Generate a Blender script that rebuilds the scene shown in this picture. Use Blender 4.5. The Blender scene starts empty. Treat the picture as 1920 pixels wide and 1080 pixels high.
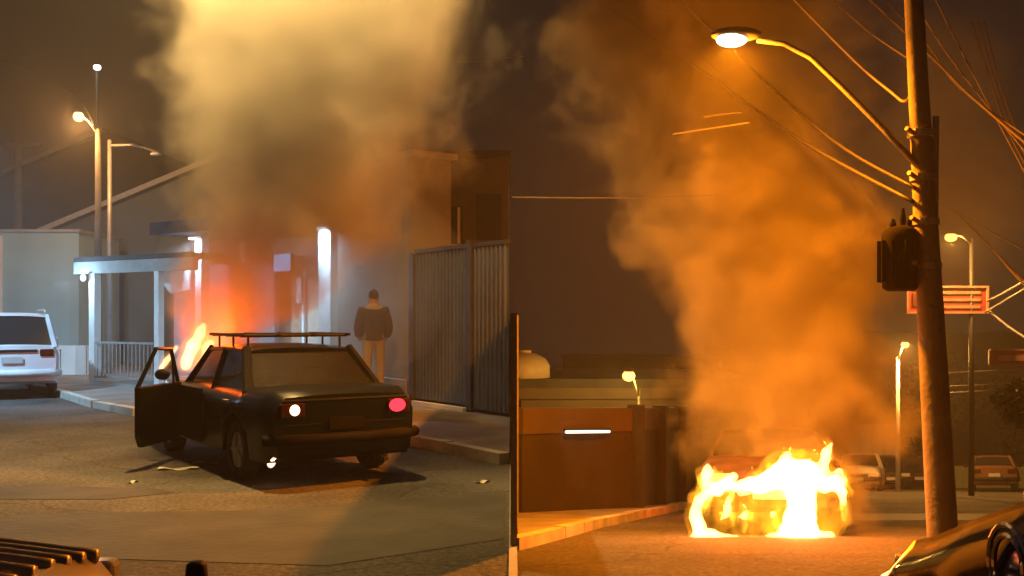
import bpy, bmesh, math, random
from mathutils import Vector, Matrix, Euler
from mathutils import noise as mnoise
R = math.radians
random.seed(7)
S = bpy.context.scene
COL = S.collection

# ------------------------------------------------------------------ camera
CZ = 1.62
cam = bpy.data.cameras.new('camera')
cam.sensor_width = 36.0
cam.lens = 36.0 * 1900 / 1920
cam.shift_y = -(595 - 540) / -1920.0
cam.clip_start = 0.05
cam.clip_end = 2000
co = bpy.data.objects.new('camera', cam)
COL.objects.link(co)
co.location = (0, 0, CZ)
co.rotation_euler = (R(90), 0, 0)
S.camera = co

# ------------------------------------------------------------------ night sky
W = bpy.data.worlds.new('World')
S.world = W
W.use_nodes = True
nt = W.node_tree
bg = nt.nodes['Background']
sky = nt.nodes.new('ShaderNodeTexSky')
sky.sky_type = 'NISHITA'
sky.sun_disc = False
sky.sun_elevation = R(-6)
sky.sun_rotation = R(200)
sky_bg = nt.nodes.new('ShaderNodeBackground')
nt.links.new(sky.outputs[0], sky_bg.inputs[0])
sky_bg.inputs[1].default_value = 0.02
bg.inputs[0].default_value = (0.0145, 0.0100, 0.0085, 1)     # town glow on low cloud
bg.inputs[1].default_value = 1.0
addw = nt.nodes.new('ShaderNodeAddShader')
nt.links.new(bg.outputs[0], addw.inputs[0])
nt.links.new(sky_bg.outputs[0], addw.inputs[1])
nt.links.new(addw.outputs[0], nt.nodes['World Output'].inputs[0])

# ------------------------------------------------------------------ exposure, sampling
S.view_settings.view_transform = 'Standard'
S.view_settings.look = 'None'
S.view_settings.exposure = 0.0
S.view_settings.gamma = 1.0
S.render.engine = 'CYCLES'
S.cycles.use_denoising = True
S.cycles.use_adaptive_sampling = True
S.cycles.adaptive_threshold = 0.03
S.cycles.adaptive_min_samples = 16
S.cycles.max_bounces = 6
S.cycles.diffuse_bounces = 2
S.cycles.glossy_bounces = 3
S.cycles.transparent_max_bounces = 24
S.cycles.volume_bounces = 0
S.cycles.volume_max_steps = 160
S.cycles.sample_clamp_indirect = 4.0
S.cycles.sample_clamp_direct = 0.0

SODIUM = (1.0, 0.60, 0.18)
SODIUM_D = (1.0, 0.25, 0.004)
FIRE = (1.0, 0.105, 0.002)
COLD = (0.42, 0.72, 1.0)

# ------------------------------------------------------------------ helpers
def tag(o, label=None, cat=None, group=None, kind=None):
    if label: o['label'] = label
    if cat: o['category'] = cat
    if group: o['group'] = group
    if kind: o['kind'] = kind
    return o

def thing(name, label, cat, loc=(0, 0, 0), rz=0.0, group=None):
    o = bpy.data.objects.new(name, None)
    o.empty_display_size = 0.3
    COL.objects.link(o)
    o.location = loc
    o.rotation_euler = (0, 0, rz)
    return tag(o, label, cat, group)

def at(px, py, d):
    """a point d metres in front of the eye, seen at that pixel of the 1920x1080 picture"""
    return Vector(((px - 960) / 1900.0 * d, d, CZ - (py - 595) / 1900.0 * d))

class MB:
    def __init__(s):
        s.v = []; s.f = []; s.smooth = False
    def add(s, verts, faces):
        n = len(s.v)
        s.v += [tuple(p) for p in verts]
        s.f += [tuple(i + n for i in f) for f in faces]
        return s
    def box(s, c, d, rz=0.0, rx=0.0):
        m = Matrix.Rotation(rz, 4, 'Z') @ Matrix.Rotation(rx, 4, 'X')
        vs = []
        for z in (-.5, .5):
            for x, y in ((-.5, -.5), (.5, -.5), (.5, .5), (-.5, .5)):
                vs.append(Vector(c) + m @ Vector((x * d[0], y * d[1], z * d[2])))
        return s.add(vs, [(3, 2, 1, 0), (4, 5, 6, 7), (0, 1, 5, 4), (1, 2, 6, 5), (2, 3, 7, 6), (3, 0, 4, 7)])
    def hexa(s, p):      # 8 points: bottom quad, top quad (same order)
        return s.add(p, [(3, 2, 1, 0), (4, 5, 6, 7), (0, 1, 5, 4), (1, 2, 6, 5), (2, 3, 7, 6), (3, 0, 4, 7)])
    def tube(s, pts, rad, n=8, caps=True):
        pts = [Vector(p) for p in pts]
        if not isinstance(rad, (list, tuple)): rad = [rad] * len(pts)
        rings = []
        for i, p in enumerate(pts):
            t = (pts[min(i + 1, len(pts) - 1)] - pts[max(i - 1, 0)])
            t = t.normalized() if t.length > 1e-9 else Vector((0, 0, 1))
            a = Vector((0, 0, 1)) if abs(t.z) < .9 else Vector((0, 1, 0))
            u = t.cross(a).normalized(); w = u.cross(t).normalized()
            rings.append([p + (u * math.cos(2 * math.pi * k / n) + w * math.sin(2 * math.pi * k / n)) * rad[i] for k in range(n)])
        vs = [q for r in rings for q in r]
        fs = []
        for i in range(len(pts) - 1):
            for k in range(n):
                a, b = i * n + k, i * n + (k + 1) % n
                fs.append((a, b, b + n, a + n))
        if caps:
            fs.append(tuple(range(n - 1, -1, -1)))
            fs.append(tuple(range((len(pts) - 1) * n, len(pts) * n)))
        return s.add(vs, fs)
    def ball(s, c, r, seg=14, rings=9):
        if not isinstance(r, (list, tuple)): r = (r, r, r)
        vs = [(c[0], c[1], c[2] - r[2])]
        for i in range(1, rings):
            a = math.pi * i / rings - math.pi / 2
            for k in range(seg):
                b = 2 * math.pi * k / seg
                vs.append((c[0] + r[0] * math.cos(a) * math.cos(b), c[1] + r[1] * math.cos(a) * math.sin(b), c[2] + r[2] * math.sin(a)))
        vs.append((c[0], c[1], c[2] + r[2]))
        fs = [(0, 1 + (k + 1) % seg, 1 + k) for k in range(seg)]
        for i in range(rings - 2):
            for k in range(seg):
                a = 1 + i * seg + k; b = 1 + i * seg + (k + 1) % seg
                fs.append((a, b, b + seg, a + seg))
        L = len(vs) - 1; o = 1 + (rings - 2) * seg
        fs += [(o + k, o + (k + 1) % seg, L) for k in range(seg)]
        return s.add(vs, fs)
    def build(s, name, mat, parent=None, smooth=False, bevel=0.0):
        me = bpy.data.meshes.new(name)
        me.from_pydata(s.v, [], s.f)
        me.update()
        if smooth:
            for p in me.polygons: p.use_smooth = True
        o = bpy.data.objects.new(name, me)
        COL.objects.link(o)
        if mat: me.materials.append(mat)
        if parent: o.parent = parent
        if bevel:
            b = o.modifiers.new('bevel', 'BEVEL'); b.width = bevel; b.segments = 2; b.limit_method = 'ANGLE'
        return o

def box(name, c, d, mat, parent=None, rz=0.0, bevel=0.0, rx=0.0):
    return MB().box(c, d, rz, rx).build(name, mat, parent, bevel=bevel)

# ------------------------------------------------------------------ materials
MATS = {}
def mat(name, col, rough=.7, metal=0.0, var=.25, scale=6.0, bump=.15, spec=.4, detail=6, coords='Object', dirt=0.0, dirtcol=(.02, .015, .01)):
    if name in MATS: return MATS[name]
    m = bpy.data.materials.new(name); m.use_nodes = True
    n = m.node_tree.nodes; l = m.node_tree.links
    b = n['Principled BSDF']
    tc = n.new('ShaderNodeTexCoord')
    ns = n.new('ShaderNodeTexNoise'); ns.inputs['Scale'].default_value = scale; ns.inputs['Detail'].default_value = detail
    l.new(tc.outputs[coords], ns.inputs['Vector'])
    cr = n.new('ShaderNodeValToRGB')
    cr.color_ramp.elements[0].position = .3; cr.color_ramp.elements[1].position = .72
    lo = [max(0, c * (1 - var)) for c in col]; hi = [min(1, c * (1 + var)) for c in col]
    cr.color_ramp.elements[0].color = (*lo, 1); cr.color_ramp.elements[1].color = (*hi, 1)
    l.new(ns.outputs['Fac'], cr.inputs['Fac'])
    out = cr.outputs['Color']
    if dirt:
        n2 = n.new('ShaderNodeTexNoise'); n2.inputs['Scale'].default_value = scale * .23; n2.inputs['Detail'].default_value = 8; n2.inputs['Roughness'].default_value = .65
        l.new(tc.outputs[coords], n2.inputs['Vector'])
        mr = n.new('ShaderNodeMapRange'); mr.inputs[1].default_value = .48; mr.inputs[2].default_value = .68; mr.inputs[4].default_value = dirt
        l.new(n2.outputs['Fac'], mr.inputs[0])
        mx = n.new('ShaderNodeMix'); mx.data_type = 'RGBA'; mx.inputs['B'].default_value = (*dirtcol, 1)
        l.new(mr.outputs[0], mx.inputs['Factor']); l.new(out, mx.inputs['A']); out = mx.outputs['Result']
    l.new(out, b.inputs['Base Color'])
    b.inputs['Roughness'].default_value = rough
    b.inputs['Metallic'].default_value = metal
    b.inputs['Specular IOR Level'].default_value = spec
    if bump:
        bp = n.new('ShaderNodeBump'); bp.inputs['Strength'].default_value = bump; bp.inputs['Distance'].default_value = .02
        n3 = n.new('ShaderNodeTexNoise'); n3.inputs['Scale'].default_value = scale * 6; n3.inputs['Detail'].default_value = 4
        l.new(tc.outputs[coords], n3.inputs['Vector'])
        l.new(n3.outputs['Fac'], bp.inputs['Height']); l.new(bp.outputs[0], b.inputs['Normal'])
    MATS[name] = m
    return m

def emit(name, col, strength):
    if name in MATS: return MATS[name]
    m = bpy.data.materials.new(name); m.use_nodes = True
    n = m.node_tree.nodes; l = m.node_tree.links
    n.remove(n['Principled BSDF'])
    e = n.new('ShaderNodeEmission'); e.inputs[0].default_value = (*col, 1); e.inputs[1].default_value = strength
    l.new(e.outputs[0], n['Material Output'].inputs[0])
    MATS[name] = m
    return m

def glass(name, tint=(.02, .02, .022), clear=.3):
    if name in MATS: return MATS[name]
    m = bpy.data.materials.new(name); m.use_nodes = True
    n = m.node_tree.nodes; l = m.node_tree.links
    b = n['Principled BSDF']
    b.inputs['Base Color'].default_value = (*tint, 1); b.inputs['Roughness'].default_value = .08
    tr = n.new('ShaderNodeBsdfTransparent'); mx = n.new('ShaderNodeMixShader'); mx.inputs[0].default_value = clear
    l.new(b.outputs[0], mx.inputs[1]); l.new(tr.outputs[0], mx.inputs[2]); l.new(mx.outputs[0], n['Material Output'].inputs[0])
    MATS[name] = m
    return m

def asphalt_mat():
    m = mat('asphalt', (.085, .078, .070), rough=.78, var=.40, scale=.8, bump=.0, detail=10, dirt=.6, dirtcol=(.040, .036, .032))
    n = m.node_tree.nodes; l = m.node_tree.links; b = n['Principled BSDF']
    tc = next(x for x in n if x.type == 'TEX_COORD')
    src = b.inputs['Base Color'].links[0].from_socket
    gr = n.new('ShaderNodeTexNoise'); gr.inputs['Scale'].default_value = 22; gr.inputs['Detail'].default_value = 9; gr.inputs['Roughness'].default_value = .75
    l.new(tc.outputs['Object'], gr.inputs['Vector'])
    g2 = n.new('ShaderNodeMapRange'); g2.inputs[1].default_value = .38; g2.inputs[2].default_value = .62; g2.inputs[3].default_value = .35; g2.inputs[4].default_value = 1.7
    l.new(gr.outputs['Fac'], g2.inputs[0])
    # cracks
    wr = n.new('ShaderNodeTexNoise'); wr.inputs['Scale'].default_value = 1.6; wr.inputs['Detail'].default_value = 5; l.new(tc.outputs['Object'], wr.inputs['Vector'])
    wa = n.new('ShaderNodeVectorMath'); wa.operation = 'MULTIPLY_ADD'; wa.inputs[1].default_value = (.9, .9, .9); l.new(wr.outputs['Color'], wa.inputs[0]); l.new(tc.outputs['Object'], wa.inputs[2])
    vo = n.new('ShaderNodeTexVoronoi'); vo.feature = 'DISTANCE_TO_EDGE'; vo.inputs['Scale'].default_value = .42; l.new(wa.outputs[0], vo.inputs['Vector'])
    ck = n.new('ShaderNodeMapRange'); ck.inputs[1].default_value = .0; ck.inputs[2].default_value = .013; ck.inputs[3].default_value = .35; ck.inputs[4].default_value = 1.0; l.new(vo.outputs['Distance'], ck.inputs[0])
    mu = n.new('ShaderNodeMath'); mu.operation = 'MULTIPLY'; l.new(g2.outputs[0], mu.inputs[0]); l.new(ck.outputs[0], mu.inputs[1])
    sc = n.new('ShaderNodeVectorMath'); sc.operation = 'SCALE'; l.new(src, sc.inputs[0]); l.new(mu.outputs[0], sc.inputs['Scale'])
    l.new(sc.outputs[0], b.inputs['Base Color'])
    bp = n.new('ShaderNodeBump'); bp.inputs['Strength'].default_value = .7; bp.inputs['Distance'].default_value = .02; l.new(mu.outputs[0], bp.inputs['Height']); l.new(bp.outputs[0], b.inputs['Normal'])
    return m
ASPHALT = asphalt_mat()
PAVE = mat('pavement_concrete', (.20, .185, .165), rough=.85, var=.3, scale=1.5, bump=.35, detail=10, dirt=.5, dirtcol=(.09, .08, .07))
KERB = mat('kerb_concrete', (.42, .39, .34), rough=.85, var=.3, scale=2.5, bump=.4, dirt=.5, dirtcol=(.16, .14, .12))
PATCH = mat('dark_patch', (.030, .027, .025), rough=.7, var=.4, scale=2.0, bump=.4, detail=10)
CONC = mat('concrete', (.30, .28, .25), rough=.85, var=.25, scale=2, bump=.4, dirt=.4, dirtcol=(.14, .13, .11))
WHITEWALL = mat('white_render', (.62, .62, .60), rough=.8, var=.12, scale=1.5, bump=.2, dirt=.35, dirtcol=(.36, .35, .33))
TEALWALL = mat('pale_teal_render', (.28, .40, .42), rough=.85, var=.12, scale=.8, bump=.2, dirt=.4, dirtcol=(.18, .26, .28))
BEIGEWALL = mat('beige_render', (.26, .23, .19), rough=.85, var=.16, scale=1.2, bump=.25, dirt=.4, dirtcol=(.16, .14, .12))
PEACHWALL = mat('peach_render', (.46, .33, .25), rough=.85, var=.16, scale=1.2, bump=.25, dirt=.4, dirtcol=(.30, .2, .15))
DARKWALL = mat('dark_brown_render', (.085, .068, .058), rough=.85, var=.25, scale=1.2, bump=.3, dirt=.5, dirtcol=(.05, .04, .035))
GREYWALL = mat('grey_boards', (.13, .135, .15), rough=.8, var=.2, scale=1.5, bump=.2)
SHEET = mat('grey_sheet_metal', (.060, .095, .18), rough=.6, metal=.0, var=.2, scale=1.8, bump=.1, dirt=.35, dirtcol=(.05, .055, .065))
STEEL_D = mat('dark_steel', (.05, .052, .055), rough=.5, metal=.5, var=.2)
STEEL = mat('galvanised_steel', (.34, .34, .33), rough=.5, metal=.4, var=.2, scale=4)
ROOF_D = mat('dark_roof', (.035, .036, .042), rough=.8, var=.3, scale=2)
FASCIA = mat('pale_fascia', (.55, .55, .52), rough=.7, var=.15)
WOODPOLE = mat('weathered_timber', (.10, .09, .075), rough=.9, var=.3, scale=4, bump=.5)
POLECONC = mat('pole_concrete', (.21, .19, .165), rough=.85, var=.22, scale=3, bump=.5, dirt=.5, dirtcol=(.12, .10, .08))
RUBBER = mat('tyre_rubber', (.018, .018, .018), rough=.85, var=.2)
BLACK = mat('black_plastic', (.009, .009, .010), rough=.6, var=.2, bump=0, spec=.2)
CHROME = mat('chrome', (.7, .7, .7), rough=.18, metal=1.0, var=.05, bump=0)
PLATE = mat('number_plate_grey', (.35, .35, .35), rough=.5, var=.1, bump=0)
SEAT = mat('seat_cloth', (.05, .045, .04), rough=.9, var=.2)
GLASS = glass('car_glass', clear=.30)
GLASS_D = glass('tinted_glass', (.010, .010, .012), clear=.05)
HLENS = mat('headlight_lens', (.55, .55, .52), rough=.12, metal=.3, var=.08, bump=0)
RLENS = mat('tail_lens', (.03, .004, .004), rough=.2, var=.1, bump=0)
WIRE = mat('cable_rubber', (.014, .012, .011), rough=.6, var=.1, bump=0)
WIRE_P = mat('cable_lamplit', (.20, .17, .16), rough=.5, var=.1, bump=0)  # pale tone puts the lamplight on the wires into their colour
BARK = mat('bark', (.06, .045, .03), rough=.95, var=.35, scale=8, bump=.6)

def point(name, loc, col, power, radius=.08, parent=None):
    d = bpy.data.lights.new(name, 'POINT'); d.color = col; d.energy = power; d.shadow_soft_size = radius
    o = bpy.data.objects.new(name, d); COL.objects.link(o); o.location = loc
    if parent: o.parent = parent
    return o

def downlight(name, loc, col, power, size=.3, parent=None, rot=(0, 0, 0), spread=180):
    d = bpy.data.lights.new(name, 'AREA'); d.shape = 'DISK'; d.size = size; d.color = col; d.energy = power; d.spread = R(spread)
    o = bpy.data.objects.new(name, d); COL.objects.link(o); o.location = loc; o.rotation_euler = rot
    if parent: o.parent = parent
    return o

# ================================================================== GROUND
SLOPE = .154  # tilt chosen to fit the right-hand image's lower horizon to the one camera
def zr(y):
    """height of the right-hand street, tilted down to fit its image to the one camera"""
    if y <= 6.2: return 0.0
    if y > 72: return .955 - SLOPE * 72
    return .955 - SLOPE * y

ys = [-18, -8, 0, 3, 6.2] + [6.2 + 1.5 * k for k in range(1, 44)] + [72, 90, 140, 238]
ys = sorted(set(round(y, 2) for y in ys))
xsl = [-148, -60, -30, -15, -8, -4, 0]
xsr = [0, 4, 8, 15, 30, 60, 148]
g = MB()
for xs, zf in ((xsl, lambda y: 0.0), (xsr, zr)):
    n0 = len(g.v)
    for y in ys:
        for x in xs: g.v.append((x, y, zf(y)))
    w = len(xs)
    for i in range(len(ys) - 1):
        for j in range(w - 1):
            a = n0 + i * w + j
            g.f.append((a, a + 1, a + 1 + w, a + w))
tag(g.build('road', ASPHALT), kind='structure')
# wall added to cover the ground step at the seam of both images
rw = MB()
seg = [y for y in ys if 6.2 <= y <= 60]
for i in range(len(seg) - 1):
    a, b = seg[i], seg[i + 1]
    rw.hexa([(-.02, a, zr(a) - .4), (.035, a, zr(a) - .4), (.035, b, zr(b) - .4), (-.02, b, zr(b) - .4),
             (-.02, a, .03), (.035, a, .03), (.035, b, .03), (-.02, b, .03)])
tag(rw.build('step_wall', CONC), 'low concrete wall added along the step between the two streets', 'wall')

# pavement of the level street: kerb line and slab behind it
KL = [(-.03, 11.2), (-.7, 12.2), (-1.5, 13.2), (-2.5, 14.1), (-3.8, 15.1), (-5.0, 15.9), (-6.1, 16.7), (-7.4, 18.2), (-8.8, 20.2), (-10.8, 23.0), (-14, 27.5), (-26, 42)]
sw = MB()
n = len(KL)
sw.v = [(x, y, .12) for x, y in KL] + [(x * .35 - .03, max(y, 34) + 18, .12) for x, y in KL]
sw.v[n] = (-.03, 52, .12)
sw.f = [(i, i + n, i + 1 + n, i + 1) for i in range(n - 1)]
tag(sw.build('pavement', PAVE), kind='structure')
kb = MB()
for i in range(n - 1):
    a = Vector((*KL[i], 0)); b = Vector((*KL[i + 1], 0))
    t = (b - a).normalized(); nr = Vector((-t.y, t.x, 0))
    L = (b - a).length; k = max(1, int(L / .9))
    for j in range(k):
        p = a + t * (L * j / k + .012); q = a + t * (L * (j + 1) / k - .012)
        dz = random.uniform(-.012, .012); o = nr * random.uniform(-.012, .012)
        kb.hexa([p + o, q + o, q + o + nr * -.14 * -1, p + o + nr * .14,
                 p + o + Vector((0, 0, .128 + dz)), q + o + Vector((0, 0, .128 + dz)), q + o + nr * .14 + Vector((0, 0, .128 + dz)), p + o + nr * .14 + Vector((0, 0, .128 + dz))])
kb.v = [(x, y, z) for x, y, z in kb.v]
tag(kb.build('kerb', KERB), kind='structure')

# pavement and kerb of the tilted street (left side of it)
KR = [(.06, 8.7), (.55, 10.4), (1.07, 12.3), (1.7, 14.2), (2.4, 16.3), (4.0, 21), (7.0, 29.5), (12.5, 45)]
pr = MB(); m_ = len(KR)
pr.v = [(x, y, zr(y) + .11) for x, y in KR] + [(.055, y, zr(y) + .11) for x, y in KR]
pr.f = [(i, i + 1, i + 1 + m_, i + m_) for i in range(m_ - 1)]
tag(pr.build('pavement', PAVE), kind='structure')
kb = MB()
for i in range(m_ - 1):
    (x0, y0), (x1, y1) = KR[i], KR[i + 1]
    L = math.hypot(x1 - x0, y1 - y0); k = max(1, int(L / .9))
    for j in range(k):
        u0, u1 = j / k + .012 / L, (j + 1) / k - .012 / L
        a = Vector((x0 + (x1 - x0) * u0, y0 + (y1 - y0) * u0, 0)); b = Vector((x0 + (x1 - x0) * u1, y0 + (y1 - y0) * u1, 0))
        t = (b - a).normalized(); nr = Vector((-t.y, t.x, 0)) * .13
        a.z = zr(a.y); b.z = zr(b.y); h = Vector((0, 0, .118 + random.uniform(-.008, .008)))
        kb.hexa([a, b, b + nr, a + nr, a + h, b + h, b + nr + h, a + nr + h])
tag(kb.build('kerb', KERB), kind='structure')

# dark patches on the asphalt, two of them painted shadow bands
def patch(name, pts, zf, dz=.004):
    p = MB(); p.v = [(x, y, zf(y) + dz) for x, y in pts]; p.f = [tuple(range(len(pts)))]
    return tag(p.build(name, PATCH), kind='structure')
patch('dark_patch', [(-7.5, 9.05), (-3.6, 9.0), (-3.1, 9.35), (-3.4, 9.6), (-5.0, 9.75), (-7.6, 9.6)], lambda y: 0)  # stands for the shadow cast across the road by the sedan
patch('dark_patch', [(-4.4, 7.0), (-1.2, 6.6), (-.06, 7.4), (-.06, 9.4), (-2.2, 8.5), (-4.0, 8.35)], lambda y: 0)
patch('dark_patch', [(3.6, 14.2), (9.5, 14.4), (9.6, 16.6), (3.9, 16.8)], zr)  # painted shadow band across the road behind the burning car

# ================================================================== CARS
def lerp(a, b, t): return a + (b - a) * t
def interp(x, tab):
    if x <= tab[0][0]: return tab[0][1]
    for (a, u), (b, v) in zip(tab, tab[1:]):
        if x <= b: return lerp(u, v, (x - a) / (b - a))
    return tab[-1][1]

def paint(name, col, rough=.32, dirt=.4, metal=.2, dirtcol=(.03, .025, .02), spec=.5):
    return mat(name, col, rough=rough, metal=metal, var=.15, scale=2.0, bump=0.02, spec=spec, dirt=dirt, dirtcol=dirtcol)

WHEELS = {}
def make_wheel(parent, x, y, rad, wid, side):
    t = MB(); n = 22
    prof = [(-.5, .72), (-.5, .93), (-.42, 1.0), (.42, 1.0), (.5, .93), (.5, .72), (.3, .62), (-.3, .62)]
    for k in range(n):
        a = 2 * math.pi * k / n
        for px, pr_ in prof:
            t.v.append((px * wid, math.cos(a) * rad * pr_, math.sin(a) * rad * pr_))
    p = len(prof)
    for k in range(n):
        for j in range(p):
            a, b = k * p + j, k * p + (j + 1) % p
            c, d = ((k + 1) % n) * p + (j + 1) % p, ((k + 1) % n) * p + j
            t.f.append((a, b, c, d))
    w = bpy.data.objects.new('wheel', None); COL.objects.link(w); w.parent = parent; w.location = (x, y, rad)
    t.build('tyre', RUBBER, w, smooth=True)
    r = MB(); o = .36 * wid * side
    r.tube([(o * .2, 0, 0), (o, 0, 0)], [rad * .63, rad * .63], 20)
    for k in range(5):
        a = 2 * math.pi * k / 5
        r.box((o + .006 * side, math.cos(a) * rad * .33, math.sin(a) * rad * .33), (.02, rad * .5, rad * .13), rx=a)
    r.tube([(o, 0, 0), (o + .03 * side, 0, 0)], [rad * .16, rad * .12], 10)
    r.build('rim', STEEL, w)
    return w

def car(name, label, loc, rz, pm, spec, group=None, tilt=0.0, open_door=False, seats=False, detail=True, glassm=None,
        tail=None, head=None, trim=None, doors=True):
    """a car with its nose to local +Y; origin on the ground under its middle"""
    s = dict(L=4.3, W=1.66, H=1.36, hood=.86, belt=.90, deck=.93, cowl=.70, rf=.20, rr=-.98, dk=-1.45, wf=1.32, wr=-1.24, r=.29,
             nose=.66, tailz=.86, crown=.02, ground=.24, hl=.56, round_hl=False, shoulder=.09)
    s.update(spec)
    L, Wd, H = s['L'], s['W'], s['H']
    w = Wd / 2; yF, yR = L / 2, -L / 2
    gm = glassm or GLASS
    t = thing(name, label, 'car', loc, 0, group)
    t.rotation_euler = (Matrix.Rotation(tilt, 3, 'X') @ Matrix.Rotation(rz, 3, 'Z')).to_euler()
    top_tab = [(yR, s['tailz']), (yR + .12, s['deck']), (s['dk'], s['deck'] + .01), (s['dk'] + .1, s['belt']), (s['cowl'] - .1, s['belt']), (s['cowl'], s['belt'] + .01),
               (lerp(s['cowl'], yF, .6), s['hood']), (yF - .18, lerp(s['hood'], s['nose'], .55)), (yF, s['nose'])]
    wid_tab = [(yR, w * .88), (yR + .25, w * .965), (yR + .8, w), (yF - .9, w), (yF - .3, w * .955), (yF, w * .86)]
    ar = s['r'] + .075
    st = []
    N = 56
    for i in range(N + 1): st.append(yR + L * i / N)
    b = MB(); rings = []
    for y in st:
        hw = interp(y, wid_tab); tz = interp(y, top_tab); bz = s['ground'] + (.06 if (y < yR + .1 or y > yF - .1) else 0)
        lip = bz
        for wy in (s['wf'], s['wr']):
            dy = abs(y - wy)
            if dy < ar: lip = max(lip, s['r'] + math.sqrt(ar * ar - dy * dy))
        m1 = max(lip + .01, lerp(bz, tz, .42)); m2 = max(m1 + .01, lerp(bz, tz, .72)); m3 = max(m2 + .01, tz - s['shoulder'])
        half = [(0, bz), (hw - .27, bz), (hw - .26, lip), (hw - .035, lip), (hw - .004, m1), (hw, m2), (hw - .03, m3), (hw - .11, tz), (hw * .45, tz + s['crown'] * .8), (0, tz + s['crown'])]
        ring = [(x, y, z) for x, z in half] + [(-x, y, z) for x, z in reversed(half[1:-1])]
        rings.append(ring)
    k = len(rings[0])
    b.v = [p for r_ in rings for p in r_]
    for i in range(N):
        for j in range(k):
            a, c = i * k + j, i * k + (j + 1) % k
            b.f.append((a, c, c + k, a + k))
    b.f.append(tuple(range(k))); b.f.append(tuple(range(N * k + k - 1, N * k - 1, -1)))
    bo = b.build('body', pm, t, smooth=True)
    es = bo.modifiers.new('edge', 'EDGE_SPLIT'); es.split_angle = R(58)
    # greenhouse
    wb, wt = w - .115, w - .255
    zb = s['belt']
    A0, A1 = (wb, s['cowl'], zb), (wt, s['rf'], H - .045)
    C0, C1 = (wb, s['dk'] + .02, zb + .01), (wt, s['rr'], H - .045)
    ro = MB(); nx, ny = 8, 8; rv = []
    for i in range(ny + 1):
        yy = lerp(s['rr'] - .05, s['rf'] + .05, i / ny)
        ed = (abs(2 * i / ny - 1)) ** 3
        for j in range(nx + 1):
            u = 2 * j / nx - 1
            rv.append(((wt + .03) * u, yy, H - .035 * (abs(u) ** 2.5) - .035 * ed))
    mcount = len(rv)
    rv += [(x, y, z - .035) for x, y, z in rv]
    rf_ = []
    for i in range(ny):
        for j in range(nx):
            a = i * (nx + 1) + j
            rf_.append((a, a + 1, a + nx + 2, a + nx + 1)); rf_.append((mcount + a + nx + 1, mcount + a + nx + 2, mcount + a + 1, mcount + a))
    for j in range(nx):
        a = j; rf_.append((a + mcount, a + 1 + mcount, a + 1, a)); a = ny * (nx + 1) + j; rf_.append((a, a + 1, a + 1 + mcount, a + mcount))
    for i in range(ny):
        a = i * (nx + 1); rf_.append((a, a + nx + 1, a + nx + 1 + mcount, a + mcount)); a += nx; rf_.append((a + mcount, a + nx + 1 + mcount, a + nx + 1, a))
    ro.add(rv, rf_)
    ro.build('roof', pm, t, smooth=True).modifiers.new('edge', 'EDGE_SPLIT').split_angle = R(40)
    by = lerp(s['cowl'], s['dk'], .48); byt = lerp(s['rf'], s['rr'], .45)
    def mir(p, sg): return (p[0] * sg, p[1], p[2])
    for sg in (1, -1):
        for p0, p1, rr_ in ((A0, A1, .034), ((wb, by, zb), (wt, byt, H - .05), .036), (C0, C1, .055)):
            MB().tube([mir((p0[0], p0[1], p0[2] - .05), sg), mir(p1, sg)], [rr_ * 1.15, rr_ * .9], 6).build('pillar', pm, t)
        # side windows, front and rear
        for (ya, yb, yta, ytb) in ((s['cowl'] - .07, by + .035, s['rf'] - .04, byt + .03), (by - .035, s['dk'] + .10, byt - .03, s['rr'] + .05)):
            if open_door and sg == -1 and ya > by: continue
            q = MB()
            e = .012
            q.hexa([mir((wb - e, ya, zb), sg), mir((wb, ya, zb), sg), mir((wb, yb, zb), sg), mir((wb - e, yb, zb), sg),
                    mir((wt - e, yta, H - .06), sg), mir((wt, yta, H - .06), sg), mir((wt, ytb, H - .06), sg), mir((wt - e, ytb, H - .06), sg)])
            q.build('side_window', gm, t)
    def pane(nm, p0, p1, inset):
        q = MB(); a, b_ = p0, p1
        d = inset
        q.hexa([(-a[0] + .02, a[1], a[2]), (a[0] - .02, a[1], a[2]), (a[0] - .02, a[1] - d, a[2]), (-a[0] + .02, a[1] - d, a[2]),
                (-b_[0] + .02, b_[1], b_[2]), (b_[0] - .02, b_[1], b_[2]), (b_[0] - .02, b_[1] - d, b_[2]), (-b_[0] + .02, b_[1] - d, b_[2])])
        return q.build(nm, gm, t)
    pane('windscreen', A0, A1, .012)
    pane('rear_window', C0, C1, -.012)
    # bumpers, lights, plates
    tr = trim or BLACK
    for yy, sg, zz in ((yF, 1, s['ground'] + .20), (yR, -1, s['ground'] + .22)):
        q = MB(); pts = []
        for j in range(9):
            u = 2 * j / 8 - 1
            pts.append((u * (w - .02), yy + sg * (.07 - .16 * abs(u) ** 3), zz))
        q.tube(pts, s.get('bump', .075), 8)
        q.build('bumper', tr, t, smooth=True)
        box('number_plate', (0, yy + sg * .155, zz + .005) if sg > 0 else (0, yy - .03, s['tailz'] - .26), (.38, .012, .12), s.get('plate', PLATE), t)
    for sg in (1, -1):
        q = MB()
        if s['round_hl']:
            xh = s['hl']
            q.ball((sg * xh, yF - .01, s['nose'] - .10), (.105, .06, .105), 18, 10)
            h = q.build('headlight', head or HLENS, t, smooth=True)
            for rr2 in (.125, .165):
                rg = MB(); rg.tube([(sg * xh + rr2 * math.cos(a_ * math.pi / 12), yF + .02 - (rr2 - .125) * .6, s['nose'] - .10 + rr2 * math.sin(a_ * math.pi / 12)) for a_ in range(25)], .011, 6)
                rg.build('bezel', CHROME, h)
        else:
            q.box((sg * s['hl'], yF - .015, s['nose'] - .07), (.34, .09, .14)); q.build('headlight', head or HLENS, t, bevel=.02)
        q = MB(); q.box((sg * (w * .88 - .17), yR + .005, s['tailz'] - .12), (.25, .07, .14))
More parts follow.
